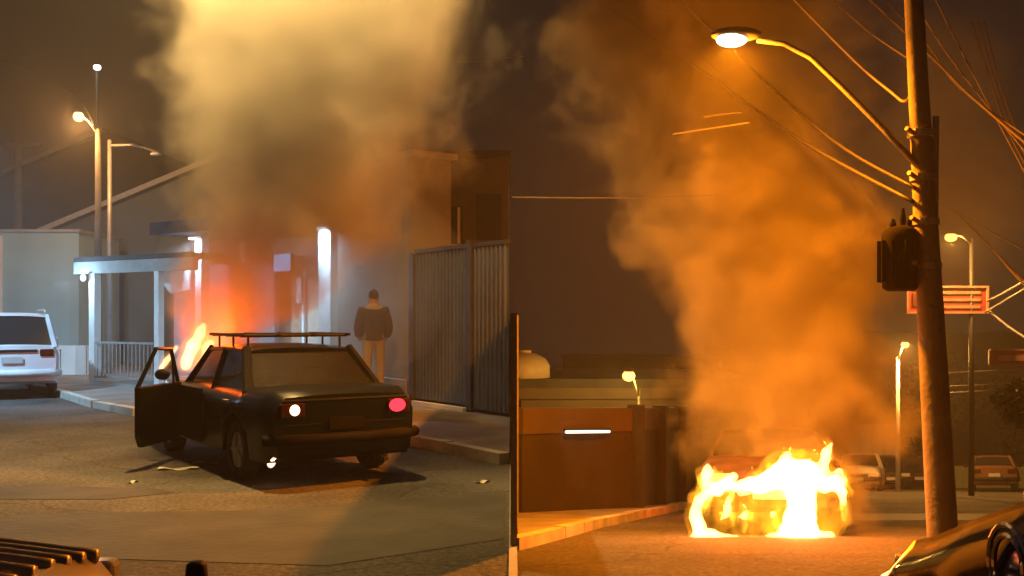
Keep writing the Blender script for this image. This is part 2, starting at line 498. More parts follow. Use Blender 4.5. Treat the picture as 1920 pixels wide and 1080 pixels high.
        q.build('taillight', (tail[0] if sg < 0 else tail[1]) if tail else RLENS, t, bevel=.015)
        if detail:
            if not (sg == -1 and (open_door or s.get('no_mirror'))):
                MB().ball((sg * (w + .10), s['cowl'] - .12, zb + .06), (.10, .05, .065), 10, 7).build('mirror', tr, t, smooth=True)
            if doors:
                for yd in (lerp(s['cowl'], by, .12) + .04, by - .02, s['dk'] + .22):
                    box('door_seam', (sg * (w - .002), yd, lerp(s['ground'], zb, .56)), (.012, .012, (zb - s['ground']) * .62), BLACK, t)
                for yd in (by + .12, s['dk'] + .34):
                    if open_door and sg == -1 and yd > by: continue
                    box('door_handle', (sg * (w + .006), yd, zb - .11), (.03, .14, .03), STEEL, t, bevel=.006)
        for wy in (s['wf'], s['wr']):
            make_wheel(t, sg * (w - .125), wy, s['r'], .175, sg)
    if detail:
        g2 = MB(); g2.box((0, yF + .01, s['nose'] - .10), (s['hl'] * 1.25, .03, .13)); g2.build('grille', BLACK, t)
        MB().tube([(.4, yR + .1, s['ground'] - .02), (.4, yR - .06, s['ground'] - .02)], .025, 8).build('exhaust_pipe', STEEL_D, t)
    if seats:
        for sx in (-.34, .34):
            q = MB(); q.box((sx, -.02, .52), (.48, .5, .16)); q.hexa([(sx - .23, -.30, .55), (sx + .23, -.30, .55), (sx + .23, -.18, .55), (sx - .23, -.18, .55),
                      (sx - .20, -.52, 1.05), (sx + .20, -.52, 1.05), (sx + .20, -.42, 1.05), (sx - .20, -.42, 1.05)])
            q.box((sx, -.50, 1.13), (.24, .08, .15)); q.build('seat', SEAT, t, bevel=.03)
        q = MB(); q.box((0, -.98, .52), (1.2, .45, .16)); q.hexa([(-.6, -1.25, .5), (.6, -1.25, .5), (.6, -1.12, .5), (-.6, -1.12, .5), (-.55, -1.42, .93), (.55, -1.42, .93), (.55, -1.30, .93), (-.55, -1.30, .93)])
        q.build('rear_seat', SEAT, t, bevel=.03)
    return t, s

# ---- the burning sedan of the level street
OLDPAINT = paint('dark_green_black_paint', (.004, .007, .012), rough=.30, metal=.0, dirt=.0, spec=.2)
TAIL_W = emit('tail_lamp_bright', (1.0, .52, .28), 6.0)
TAIL_R = emit('tail_lamp_red', (1.0, .035, .06), 2.2)
BUMP_M = mat('bumper_rubber', (.010, .010, .011), rough=.9, var=.2, bump=.1, spec=.08)
DPLATE = mat('dark_plate', (.012, .011, .011), rough=.9, var=.2, bump=0, spec=.05)  # plate toned near black
SED = dict(L=4.25, W=1.66, H=1.335, hood=.86, belt=.885, deck=.915, tailz=.86, cowl=.72, rf=.22, rr=-.92, dk=-1.40, wf=1.28, wr=-1.22, r=.29)
sedan, ss = car('sedan', 'dark old sedan on fire with its front left door open and a roof rack', (-2.80, 11.62, 0), R(34), OLDPAINT, dict(SED, plate=DPLATE, bump=.055), open_door=True, seats=True, trim=BUMP_M)
for ch in [c for c in sedan.children if c.name.startswith('pillar')]:
    ch.data.materials[0] = BUMP_M
w = .83
for sg, mm, nm in ((-1, TAIL_W, 'white glowing lamp of the left tail light'), (1, TAIL_R, 'lit red lamp of the right tail light')):
    o = MB().ball((sg * (w * .88 - .19), -2.125 - .032, .745), (.092, .018, .066) if sg > 0 else (.05, .028, .052), 16, 10).build('lamp_bulb', mm, sedan, smooth=True)
    o['label'] = nm
box('boot_seam', (0, -2.128, .60), (1.25, .010, .012), BLACK, sedan)
box('boot_trim', (0, -2.130, .835), (1.30, .012, .016), STEEL_D, sedan)
# roof rack
rk = bpy.data.objects.new('roof_rack', None); COL.objects.link(rk); rk.parent = sedan
for yy in (.12, -.35, -.82):
    MB().tube([(-.60, yy, 1.425), (.60, yy, 1.425)], .017, 8).build('crossbar', BLACK, rk)
    for sx in (-.52, .52):
        MB().tube([(sx, yy, 1.29), (sx, yy, 1.42)], .013, 6).build('rack_foot', BLACK, rk)
for sx in (-.60, -.2, .2, .60):
    MB().tube([(sx, .2, 1.432), (sx, -.9, 1.432)], .016, 8).build('rail', BLACK, rk)
# open front left door, hinged at the screen pillar
dr = bpy.data.objects.new('door', None); COL.objects.link(dr); dr.parent = sedan
dr.location = (-.835, .62, 0); dr.rotation_euler = (0, 0, R(-40))
dd = MB()
prof = [(0, .28), (-.10, .24), (-.95, .24), (-1.02, .36), (-1.02, .885), (0, .885)]
dn = len(prof)
dd.v = [(-.03, y, z) for y, z in prof] + [(.04, y, z) for y, z in prof]
dd.f = [tuple(range(dn)), tuple(range(2 * dn - 1, dn - 1, -1))] + [(i, i + dn, (i + 1) % dn + dn, (i + 1) % dn) for i in range(dn)]
dd.build('door_panel', OLDPAINT, dr, bevel=.015)
MB().tube([(0, -.02, .88), (.10, -.42, 1.27), (.11, -.80, 1.285), (.0, -1.0, .88)], .024, 6).build('window_frame', OLDPAINT, dr)
MB().tube([(.04, -.22, .88), (.09, -.36, 1.2)], .014, 6).build('quarter_bar', BLACK, dr)
MB().ball((-.12, -.16, .97), (.095, .045, .065), 10, 7).build('mirror', BLACK, dr, smooth=True)
box('door_handle', (-.045, -.88, .78), (.03, .14, .03), STEEL, dr)
box('door_opening', (-.832, .16, .56), (.012, .84, .58), mat('opening_dark', (.008, .007, .006), rough=.9, var=.2), sedan)  # dark panel painted for the shaded doorway; the body has no hole

# ---- white estate car by the far kerb
SUVP = paint('white_blue_paint', (.62, .66, .72), rough=.3, dirt=.2, dirtcol=(.35, .36, .38))
suv, s2 = car('parked_car', 'white high-bodied car parked by the far kerb, seen from behind', (-10.85, 21.75, 0), R(29), SUVP,
    dict(L=4.4, W=1.80, H=1.72, hood=1.02, belt=1.06, deck=1.07, tailz=1.04, cowl=1.0, rf=.45, rr=-1.92, dk=-2.10, wf=1.35, wr=-1.3, r=.34, nose=.8, ground=.30), glassm=GLASS_D, trim=SUVP)
for sx in (-.62, .62):
    MB().tube([(sx, .3, 1.72), (sx, .2, 1.77), (sx, -1.6, 1.77), (sx, -1.75, 1.71)], .018, 6).build('roof_rail', STEEL, suv)
box('handle_strip', (0, -2.215, .96), (.9, .02, .05), BLACK, suv)

# ---- silver car bonnet at the near left, its louvres lit
SILV = paint('silver_paint', (.46, .43, .38), rough=.35, dirt=.15, metal=.5)
sil, s3 = car('parked_car', 'silver car at the near left, only its louvred bonnet in view', (-1.86, 1.02, 0), R(3), SILV,
    dict(L=4.3, W=1.80, H=1.66, hood=.985, belt=1.02, nose=.86, crown=.05, shoulder=.10, ground=.30, r=.33, cowl=.60, rf=.1), doors=False)
for k in range(10):
    y = .92 + k * .108
    tz = interp(y, [(.60, 1.03), (1.53, .985), (1.97, .917), (2.15, .86)])
    q = MB(); pts = [(x, y - .05 * (x / .76) ** 2, tz + interp(abs(x), [(0, .05), (.40, .042), (.79, .0)]) + .004) for x in [-.77 + 1.54 * j_ / 20 for j_ in range(21)]]
    q.tube(pts, .022, 8); q.build('louvre', SILV, sil, smooth=True)

# ---- cars of the tilted street
TILT = -math.atan(SLOPE)
CHAR = mat('burnt_paint', (.06, .028, .016), rough=.7, var=.4, scale=5, bump=.3, dirt=.5, dirtcol=(.015, .012, .010))
fx, fy = 3.27, 12.75
burn, s4 = car('burning_car', 'car engulfed in white and yellow flames beside the concrete pole', (fx, fy, zr(fy)), R(180 - 14), CHAR,
    dict(L=4.0, W=1.62, H=1.24, hood=.82, belt=.86, deck=.88, tailz=.82), tilt=TILT, trim=CHAR, detail=False)
def far_car(label, px, d, rzdeg, pm, spec, lab2=None, **kw):
    x = (px - 960) / 1900 * d
    return car('parked_car', label, (x, d, zr(d)), R(rzdeg), pm, spec, 'cars parked down the falling street', tilt=TILT, **kw)[0]
PALE = paint('pale_paint', (.55, .48, .40), rough=.3, dirt=.2)
BROWN = paint('brown_paint', (.16, .075, .04), rough=.3, dirt=.2)
DARKP = paint('black_paint', (.022, .020, .022), rough=.25, dirt=.1)
HATCH = dict(L=3.9, W=1.68, H=1.45, rr=-1.45, dk=-1.75, deck=.95, tailz=.93, belt=.93)
far_car('pale car just behind the right side of the flames', 1616, 39.5, 158, PALE, HATCH)
far_car('dark car between the pale car and another dark car down the street', 1672, 43.5, 160, DARKP, HATCH)
far_car('dark car parked nearest to the left of the concrete pole', 1722, 45.5, 160, DARKP, SED)
far_car('brown sedan seen from behind to the right of the concrete pole', 1864, 38.2, -24, BROWN, SED, tail=(RLENS, RLENS))
# near dark car at the right, its nose pointing down the street
NAVY = paint('navy_paint', (.006, .008, .018), rough=.09, dirt=.0, metal=.0, spec=.35)
near, s5 = car('parked_car', 'dark blue car at the near right, its sloping bonnet edge lit orange', (2.28, 2.15, 0), R(0), NAVY,
    dict(L=4.1, W=1.76, H=1.62, hood=.83, belt=1.11, nose=.64, crown=.05, shoulder=.10, hl=.52, cowl=.72, rf=.1, deck=1.0, tailz=.98, no_mirror=True), doors=True)
for rr2 in (.085, .115):
    MB().tube([(-.884, .70 + rr2 * math.cos(a_ * math.pi / 12), .92 + rr2 * math.sin(a_ * math.pi / 12)) for a_ in range(25)], .009, 6).build('wing_roundel', CHROME, near)
MB().ball((-.93, .42, 1.16), (.045, .05, .10), 14, 9).build('mirror_shell', NAVY, near, smooth=True)

# ================================================================== LEVEL STREET: buildings
# grey sheet-metal gate on the street line
gt = thing('metal_gate', 'tall grey sheet-metal gate with a dark post, beside the beige wall', 'gate', (-.06, 15.2, .12), math.atan2(.829, -.559))
def sheet(x0, x1, z0, z1, y, rib=.115, dep=.022):
    q = MB(); n = max(2, int((x1 - x0) / rib)); pts = []
    for k in range(n):
        a = x0 + (x1 - x0) * k / n; s_ = (x1 - x0) / n
        pts += [(a, 0), (a + s_ * .55, 0), (a + s_ * .65, dep), (a + s_ * .9, dep)]
    pts.append((x1, 0))
    m = len(pts)
    q.v = [(x, y + o, z0) for x, o in pts] + [(x, y + o, z1) for x, o in pts] + [(x, y - .02, z0) for x, o in pts] + [(x, y - .02, z1) for x, o in pts]
    for i in range(m - 1):
        q.f += [(i, i + 1, i + 1 + m, i + m), (i + 2 * m, i + 3 * m, i + 1 + 3 * m, i + 1 + 2 * m), (i + m, i + 1 + m, i + 1 + 3 * m, i + 3 * m)]
    return q
sheet(-.02, .95, .06, 2.60, 0).build('panel', SHEET, gt)
sheet(1.13, 2.86, .10, 2.62, 0).build('panel', SHEET, gt)
box('post', (1.04, 0, 1.36), (.13, .12, 2.72), STEEL_D, gt)
box('post', (2.95, 0, 1.3), (.16, .12, 2.6), STEEL_D, gt)
for x0, x1 in ((-.02, .97), (1.11, 2.87)):
    box('top_rail', ((x0 + x1) / 2, 0, 2.64), (x1 - x0, .07, .06), STEEL_D, gt)
box('gate_light_strip', (2.0, .05, .03), (1.72, .10, .06), WHITEWALL, gt)  # white strip stands for the line of light under the gate

# beige house wall along the pavement
bh = thing('beige_house', 'beige rendered house front behind the standing person', 'house', (-.06, 15.2, .12), math.atan2(.829, -.559))
box('wall', (4.62, -.42, 2.16), (3.1, .8, 4.32), BEIGEWALL, bh)
box('corner_pilaster', (3.16, -.38, 2.1), (.20, .80, 4.2), BEIGEWALL, bh)
box('parapet', (4.6, -.42, 4.37), (3.3, .94, .10), CONC, bh)
box('plinth', (4.62, .02, .2), (3.0, .10, .4), CONC, bh)
box('person_step', (4.1, 0.42, .075), (2.2, .7, .15), CONC, bh)  # slab added under the person to lift it to its height in the image

# dark upper house behind the gate
dh = thing('dark_house', 'dark unlit house rising behind the grey metal gate', 'house', (-1.17, 19.7, .12))
box('wall', (0, 2.1, 2.3), (2.2, 4.2, 4.6), DARKWALL, dh)  # dark wall colour stands in for the shade on this side
box('roof', (0, 2.1, 4.66), (2.3, 4.6, .12), ROOF_D, dh)
wn = box('window', (-.22, -.012, 3.28), (.86, .04, .74), BLACK, dh)
box('window_sill', (-.22, -.05, 2.89), (.96, .10, .05), FASCIA, wn)
for k, xx in enumerate((-.54, -.29, -.10, .14)):
    box('window_bar', (xx, -.06, 3.28), (.055, .04, .70), FASCIA, wn)
box('window', (.72, -.012, 3.45), (.5, .03, .9), BLACK, dh)

# shop with two lit columns
sh = thing('shop', 'peach shop front with two cold-lit white columns behind the smoke', 'shop', (-3.5, 20.8, .12), math.atan2(2.8, -3.7))
box('back_wall', (2.35, -1.7, 1.7), (6.0, .2, 3.4), PEACHWALL, sh)
box('side_wall', (-.52, -.75, 1.7), (.2, 1.7, 3.4), BEIGEWALL, sh)
box('roof', (2.4, -.65, 3.55), (6.3, 2.9, .28), ROOF_D, sh)
box('porch_floor', (2.4, -.6, .06), (6.0, 2.0, .12), CONC, sh)
c1 = box('column', (.33, 0, 1.76), (.38, .34, 3.28), WHITEWALL, sh, bevel=.02)
c2 = box('column', (4.66, 0, 1.76), (.24, .24, 3.28), WHITEWALL, sh, bevel=.02)
LAMPW = emit('cold_lamp', (.75, .9, 1.0), 7.0)
for cc, xx in ((c1, .33), (c2, 4.66)):
    MB().box((xx, .26, 3.32), (.16, .12, .05)).build('wall_lamp', LAMPW, cc)
    downlight('column_light', (xx, .34, 3.24), COLD, 260 if xx < 1 else 420, .2, sh, rot=(R(-20), 0, 0))
sg = thing('lit_sign', 'glowing pale blue sign hanging in the shop porch', 'sign', (-3.5, 20.8, .12), math.atan2(2.8, -3.7))
box('sign_face', (3.25, -1.18, 2.78), (.56, .04, .40), emit('sign_glow', (.16, .52, 1.0), 4.0), sg, bevel=.018)
box('sign_box', (3.25, -1.25, 2.78), (.60, .10, .44), STEEL_D, sg)
for xx in (3.05, 3.45): MB().tube([(xx, -1.25, 2.99), (xx, -1.25, 3.42)], .01, 6).build('hanger', STEEL_D, sg)
wn = box('window', (1.35, -1.585, 2.6), (.66, .03, .66), BLACK, sh)
for k in range(4): box('window_bar', (1.08 + k * .18, -1.55, 2.6), (.035, .03, .66), FASCIA, wn)
dw = box('door', (3.35, -1.585, 1.25), (.9, .04, 2.3), mat('door_paint', (.30, .17, .11), rough=.6), sh)
box('door_frame', (2.93, -1.56, 1.35), (.07, .06, 2.5), FASCIA, dw)
box('notice_board', (3.02, -1.50, 2.15), (.17, .03, .62), WHITEWALL, sh)
aw = thing('awning', 'small pale blue awning fixed left of the lit column', 'awning', (-7.45, 23.55, .12), math.atan2(2.8, -3.7))
q = MB(); q.hexa([(.0, .05, 2.15), (.03, .05, 2.15), (.03, .55, 2.05), (0, .55, 2.05), (.0, .05, 2.72), (.52, .05, 2.62), (.52, .60, 2.5), (0, .6, 2.6)])
q.build('canvas', mat('pale_blue_canvas', (.45, .58, .62), rough=.8, var=.1), aw)
MB().tube([(.0, .04, 2.1), (.0, .04, 2.78)], .02, 6).build('bracket', STEEL, aw)

# carport with posts and a barred gate
cp = thing('carport', 'grey carport with two pale posts between the white car and the shop', 'carport', (-10.25, 24.0, .12), math.atan2(-2.1, 3.35))
Lc = math.hypot(3.35, 2.1)
box('roof_beam', (Lc / 2, 0, 2.66), (Lc + .2, .16, .28), mat('grey_beam', (.26, .26, .25), rough=.8, var=.15), cp)
box('roof_slab', (Lc / 2, .42, 2.86), (Lc + .1, 1.05, .10), ROOF_D, cp)
box('post', (.62, -.02, 1.26), (.20, .18, 2.52), WHITEWALL, cp)
box('post', (2.88, -.02, 1.26), (.15, .15, 2.52), WHITEWALL, cp)
box('back_wall', (Lc / 2 + .2, 2.5, 1.4), (Lc - .4, .15, 2.8), GREYWALL, cp)
CLAMP = MB().ball((.46, -.22, 2.42), (.07, .07, .09), 12, 8).build('lamp', emit('carport_lamp', (.75, .92, 1.0), 1.6), cp, smooth=True)
point('carport_light', (.30, -.55, 2.35), COLD, 110, .08, cp)
bg_ = thing('barred_gate', 'low gate of thin vertical bars between the carport posts', 'gate', (-10.25, 24.0, .12), math.atan2(-2.1, 3.35))
for z in (.12, .92): box('rail', (1.76, -.08, z), (2.06, .04, .05), STEEL, bg_)
for k in range(15): MB().tube([(.80 + k * .137, -.08, .14), (.80 + k * .137, -.08, .91)], .014, 6).build('bar', STEEL, bg_)

def gable(name, label, xl, xp, xr, ze, zp, y0, depth, wall, front=.45, rake_l=True):
    t = thing(name, label, 'house', ((xl + xr) / 2, y0, .0))
    ox = (xl + xr) / 2
    q = MB()
    prof = [(xl + .3, 0), (xr - .3, 0), (xr - .3, ze), (xp, zp), (xl + .3, ze)]
    n = len(prof)
    q.v = [(x - ox, 0, z) for x, z in prof] + [(x - ox, depth, z) for x, z in prof]
    q.f = [tuple(range(n)), tuple(range(2 * n - 1, n - 1, -1))] + [(i, i + n, (i + 1) % n + n, (i + 1) % n) for i in range(n)]
    q.build('wall', wall, t)
    for xa in (xl, xr):
        q = MB(); a = xa - ox; p = xp - ox
        zlo = ze - .12
        q.hexa([(a, -front, zlo), (p, -front, zp + .02), (p, depth, zp + .02), (a, depth, zlo), (a, -front, zlo + .14), (p, -front, zp + .17), (p, depth, zp + .17), (a, depth, zlo + .14)] if a < p else
               [(p, -front, zp + .02), (a, -front, zlo), (a, depth, zlo), (p, depth, zp + .02), (p, -front, zp + .17), (a, -front, zlo + .14), (a, depth, zlo + .14), (p, depth, zp + .17)])
        ro = q.build('roof', ROOF_D, t)
        q = MB()
        zlo -= .02
        q.hexa([(min(a, p), -front - .04, zlo if a < p else zp), (max(a, p), -front - .04, zp if a < p else zlo), (max(a, p), -front - .005, zp if a < p else zlo), (min(a, p), -front - .005, zlo if a < p else zp),
                (min(a, p), -front - .04, (zlo if a < p else zp) + .17), (max(a, p), -front - .04, (zp if a < p else zlo) + .17), (max(a, p), -front - .005, (zp if a < p else zlo) + .17), (min(a, p), -front - .005, (zlo if a < p else zp) + .17)])
        q.build('rake_board', FASCIA if (a < p) else ROOF_D, ro)
    return t
hF = gable('gabled_house', 'grey-teal house with a pale sloping roof edge behind the carport', -15.4, -9.45, -3.6, 4.37, 6.72, 33, 8, mat('grey_teal_render', (.15, .18, .18), rough=.85, var=.15, scale=.8, bump=.2))
box('window', (1.2, -.02, 4.3), (1.7, .05, .5), BLACK, hF)
hG = gable('gabled_house', 'dark house with a pale roof edge highest at the far left', -22.8, -16.8, -10.9, 6.8, 9.25, 42, 8, DARKWALL)
gw = thing('garage_block', 'flat-roofed pale teal block behind the white car', 'building', (-16.2, 29, 0))
box('wall', (0, 1.5, 2.03), (7.6, 3, 4.06), TEALWALL, gw)
box('coping', (0, 1.5, 4.10), (7.7, 3.1, .08), CONC, gw)
box('side_pier', (1.55, -.06, 2.0), (.14, .12, 3.9), WHITEWALL, gw)
GL = MB().box((-.55, -.14, 2.75), (.3, .14, .10)).build('wall_lamp', LAMPW, gw)
downlight('wall_light', (-.55, -.34, 2.65), COLD, 260, .2, gw, rot=(R(-25), 0, 0))
tag(box('garden_wall', (-12.6, 26.6, .50), (2.9, .18, .76), WHITEWALL), 'low white garden wall beyond the white parked car', 'wall')

# poles and lamps of the level street
HEADM = mat('lamp_housing', (.16, .155, .15), rough=.6, metal=.1, var=.1)
def street_lamp(label, base, top_z, arm_to, col, glow, power, lampsize=(.16, .16, .10), rad=.09, polem=None, drop=0, lit=True, down=False, armr=.03, group=None, spread=180):
    t = thing('street_lamp', label, 'street lamp', base, 0, group)
    b = Vector(base); a = Vector(arm_to) - b
    MB().tube([(0, 0, 0), (0, 0, top_z - b.z)], [rad, rad * .62], 10).build('pole', polem or STEEL_D, t, smooth=True)
    st = Vector((0, 0, top_z - b.z - .15))
    MB().tube([st, st.lerp(a, .5) + Vector((0, 0, .12)), a + Vector((0, 0, .05))], armr, 8).build('arm', STEEL, t, smooth=True)
    MB().ball(a + Vector((0, 0, lampsize[2] * .75)), (lampsize[0] * .8, lampsize[1] * .8, lampsize[2] * .5), 14, 8).build('housing', HEADM, t, smooth=True)
    MB().ball(a + Vector((0, 0, -.03)), lampsize, 14, 8).build('lamp_glass', emit('lamp_glow_%s_%s' % (str(col), glow), col, glow) if lit else HLENS, t, smooth=True)
    if lit and power:
        if down: downlight('lamp_light', a + Vector((0, 0, -.03 - lampsize[2] * 1.1)), col, power, .3, t, spread=spread)
        else: point('lamp_light', a + Vector((0, -.05, -.06 - lampsize[2] * 1.3)), col, power, .1, t)
    return t
street_lamp('lit orange street lamp on a dark pole above the roofs at left', (-10.62, 26.0, .0), 6.45, (-10.95, 25.6, 6.72), (1, .46, .14), 7, 750, lampsize=(.13, .13, .13), rad=.11, polem=WOODPOLE)
street_lamp('unlit grey lamp pole with a pale arm reaching towards the smoke', (-10.72, 27.0, .0), 6.35, (-9.45, 26.9, 5.98), SODIUM, 0, 0, lampsize=(.16, .10, .05), rad=.085, polem=STEEL, lit=False, armr=.035)
street_lamp('tall thin mast with a small white lamp at its top', (-24.6, 60.0, 0), 16.4, (-24.4, 59.6, 16.35), (1, .93, .85), 5, 40, lampsize=(.22, .22, .18), rad=.12, polem=STEEL_D)
# lamp just above the picture that lights the smoke and the road
street_lamp('street lamp on a long arm reaching over the burning sedan', (-7.6, 11.2, 0.0), 11.1, (-3.2, 11.9, 11.0), SODIUM, 20, 900, lampsize=(.26, .18, .10), rad=.10, polem=POLECONC, down=True, armr=.045, spread=80)
cl = thing('street_lamp', 'cold white street lamp out of view lighting the white car', 'street lamp', (-12.2, 15.2, 0))
MB().tube([(0, 0, 0), (0, 0, 5.4)], [.09, .06], 10).build('pole', STEEL, cl, smooth=True)
MB().tube([(0, 0, 5.3), (.6, .5, 5.5), (1.2, 1.0, 5.45)], .03, 8).build('arm', STEEL, cl, smooth=True)
box('housing', (1.2, 1.0, 5.44), (.5, .22, .08), HEADM, cl)
box('lamp_panel', (1.2, 1.0, 5.39), (.42, .16, .02), LAMPW, cl)
downlight('lamp_light', (1.25, 1.0, 5.34), COLD, 650, .3, cl, rot=(R(38), 0, R(0)), spread=120)
up = thing('utility_pole', 'dark bare utility pole at the left edge', 'pole', (-15.75, 32.3, 0))
MB().tube([(0, 0, 0), (0, 0, 7.4)], [.16, .11], 10).build('pole', WOODPOLE, up, smooth=True)
box('crossarm', (0, 0, 7.1), (1.5, .09, .11), WOODPOLE, up)

SCRAP = mat('pale_scrap', (.45, .42, .38), rough=.8, var=.2)
for k, (px, py, w_, a_, lab) in enumerate(((392, 868, .34, 12, 'pale flat scrap lying behind the front wheel of the sedan'), (335, 880, .42, 8, 'thin pale strip lying under the open door of the sedan'), (905, 905, .16, 40, 'small pale scrap on the road near the right kerb'), (250, 905, .12, 70, 'small pale scrap on the road left of the sedan'))):
    d_ = CZ * 1900 / (py - 595); x_ = (px - 960) / 1900 * d_
    q = MB(); n_ = 6
    for j_ in range(n_ + 1):
        for yy in (-.5, .5): q.v.append((w_ * (j_ / n_ - .5), yy * w_ * .3 * (1 + .3 * math.sin(j_ * 2.1 + k)), .012 + .012 * math.sin(j_ * 1.3 + k + yy)))
    q.f = [(2 * j_, 2 * j_ + 2, 2 * j_ + 3, 2 * j_ + 1) for j_ in range(n_)]
    o = q.build('scrap', SCRAP); o.location = (x_, d_, 0); o.rotation_euler = (0, 0, R(a_)); o.modifiers.new('thick', 'SOLIDIFY').thickness = .004
    tag(o, lab, 'litter', 'scraps on the level street')

# small black bollard at the bottom of the level street
bo_ = thing('bollard', 'short black bollard at the bottom edge', 'bollard', (-1.245, 4.0, 0))
MB().tube([(0, 0, 0), (0, 0, .60), (0, 0, .645), (0, 0, .66)], [.05, .045, .04, .02], 12).build('post', BLACK, bo_, smooth=True)
MB().tube([(0, 0, .52), (0, 0, .56)], [.052, .052], 12).build('band', STEEL_D, bo_)

# ================================================================== PERSON
def person(label, loc, rz, height=1.84):
    k = height / 1.80
    J = {'pel': (0, 0, .96), 'waist': (0, .0, 1.10), 'chest': (0, .01, 1.32), 'neck0': (0, .0, 1.47), 'neck': (0, .01, 1.53), 'head': (0, .03, 1.64), 'crown': (0, .03, 1.74)}
    E = [('pel', 'waist'), ('waist', 'chest'), ('chest', 'neck0'), ('neck0', 'neck'), ('neck', 'head'), ('head', 'crown')]
    Rd = {'pel': (.175, .125), 'waist': (.175, .125), 'chest': (.205, .135), 'neck0': (.10, .085), 'neck': (.062, .062), 'head': (.082, .10), 'crown': (.06, .075)}
    for s_, sx in (('l', -1), ('r', 1)):
        J['hip' + s_] = (sx * .10, 0, .90); J['kn' + s_] = (sx * .115, .025 if sx > 0 else .0, .50); J['an' + s_] = (sx * .12, -.01, .09); J['to' + s_] = (sx * .14, .15, .035)
        J['sh' + s_] = (sx * .185, 0, 1.43); J['el' + s_] = (sx * .265, .02, 1.15); J['wr' + s_] = (sx * .235, .16, .98)
        E += [('pel', 'hip' + s_), ('hip' + s_, 'kn' + s_), ('kn' + s_, 'an' + s_), ('an' + s_, 'to' + s_), ('neck0', 'sh' + s_), ('sh' + s_, 'el' + s_), ('el' + s_, 'wr' + s_)]
        Rd.update({'hip' + s_: (.10, .11), 'kn' + s_: (.075, .08), 'an' + s_: (.058, .065), 'to' + s_: (.045, .035), 'sh' + s_: (.085, .085), 'el' + s_: (.062, .062), 'wr' + s_: (.045, .045)})
        # palm and five fingers
        J['pa' + s_] = (sx * .215, .225, .955); E.append(('wr' + s_, 'pa' + s_)); Rd['pa' + s_] = (.032, .022)
        for f in range(5):
            ox = (-.03 + .018 * f)
            a = 'f%d%s' % (f, s_); b_ = 'g%d%s' % (f, s_)
            if f == 0:
                J[a] = (sx * .18, .235, .945); J[b_] = (sx * .165, .262, .93)
            else:
                J[a] = (sx * (.20 + .016 * (f - 1)), .275, .935 - .004 * abs(f - 2)); J[b_] = (sx * (.20 + .015 * (f - 1)), .297, .905)
            E += [('pa' + s_, a), (a, b_)]; Rd[a] = (.009, .009); Rd[b_] = (.008, .008)
    names = list(J)
    me = bpy.data.meshes.new('person')
    me.from_pydata([[c * k for c in J[n_]] for n_ in names], [(names.index(a), names.index(b_)) for a, b_ in E], [])
    o = bpy.data.objects.new('person', me); COL.objects.link(o)
    o.location = loc; o.rotation_euler = (0, 0, rz)
    o.modifiers.new('skin', 'SKIN'); 
    for i, n_ in enumerate(names):
        sv = me.skin_vertices[0].data[i]; sv.radius = [r_ * k for r_ in Rd[n_]]; sv.use_root = (n_ == 'pel')
    sb = o.modifiers.new('sub', 'SUBSURF'); sb.levels = 2; sb.render_levels = 2
    # one body: clothes by height on the same skin
    m = bpy.data.materials.new('clothed_body'); m.use_nodes = True
    nn = m.node_tree.nodes; ll = m.node_tree.links
    tc = nn.new('ShaderNodeTexCoord'); sp = nn.new('ShaderNodeSeparateXYZ'); ll.new(tc.outputs['Object'], sp.inputs[0])
    cr = nn.new('ShaderNodeValToRGB'); cr.color_ramp.interpolation = 'CONSTANT'
    dv = nn.new('ShaderNodeMath'); dv.operation = 'DIVIDE'; dv.inputs[1].default_value = 2.0 * k; ll.new(sp.outputs['Z'], dv.inputs[0])
    els = cr.color_ramp.elements
    els[0].position = 0; els[0].color = (.03, .025, .02, 1)
    els[1].position = .048; els[1].color = (.26, .22, .145, 1)
    for p_, c_ in ((.765, (.35, .2, .14, 1)),): e_ = els.new(p_); e_.color = c_
    ll.new(dv.outputs[0], cr.inputs[0]); ll.new(cr.outputs[0], nn['Principled BSDF'].inputs['Base Color']); nn['Principled BSDF'].inputs['Roughness'].default_value = .85
    me.materials.append(m)
    tag(o, label, 'person')
    # jacket as a shell that follows the trunk and arms
    jk = ['waist', 'chest', 'neck0', 'shl', 'ell', 'wrl', 'shr', 'elr', 'wrr', 'hem']
    JJ = dict(J); JJ['hem'] = (0, 0, .92)
    JR = dict(Rd); JR['hem'] = (.19, .14); JR['neck0'] = (.115, .10); JR['wrl'] = JR['wrr'] = (.055, .055)
    je = [('hem', 'waist'), ('waist', 'chest'), ('chest', 'neck0'), ('neck0', 'shl'), ('shl', 'ell'), ('ell', 'wrl'), ('neck0', 'shr'), ('shr', 'elr'), ('elr', 'wrr')]
    jm = bpy.data.meshes.new('jacket'); jm.from_pydata([[c * k for c in JJ[n_]] for n_ in jk], [(jk.index(a), jk.index(b_)) for a, b_ in je], [])
    jo = bpy.data.objects.new('jacket', jm); COL.objects.link(jo); jo.parent = o
    jo.modifiers.new('skin', 'SKIN')
    for i, n_ in enumerate(jk):
        sv = jm.skin_vertices[0].data[i]; sv.radius = [(r_ + .025) * k for r_ in JR[n_]]; sv.use_root = (n_ == 'waist')
    sb = jo.modifiers.new('sub', 'SUBSURF'); sb.levels = 2; sb.render_levels = 2
    jm.materials.append(mat('brown_jacket', (.026, .019, .014), rough=.9, var=.25, scale=6))
    # hair, ears, face
    MB().ball((0, .015 * k, 1.71 * k), (.088 * k, .105 * k, .095 * k), 14, 9).build('hair', mat('dark_hair', (.012, .010, .009), rough=.8, var=.3, scale=30), o, smooth=True)
    for sx in (-1, 1): MB().ball((sx * .085 * k, .03 * k, 1.64 * k), (.014 * k, .022 * k, .034 * k), 8, 6).build('ear', m, o, smooth=True)
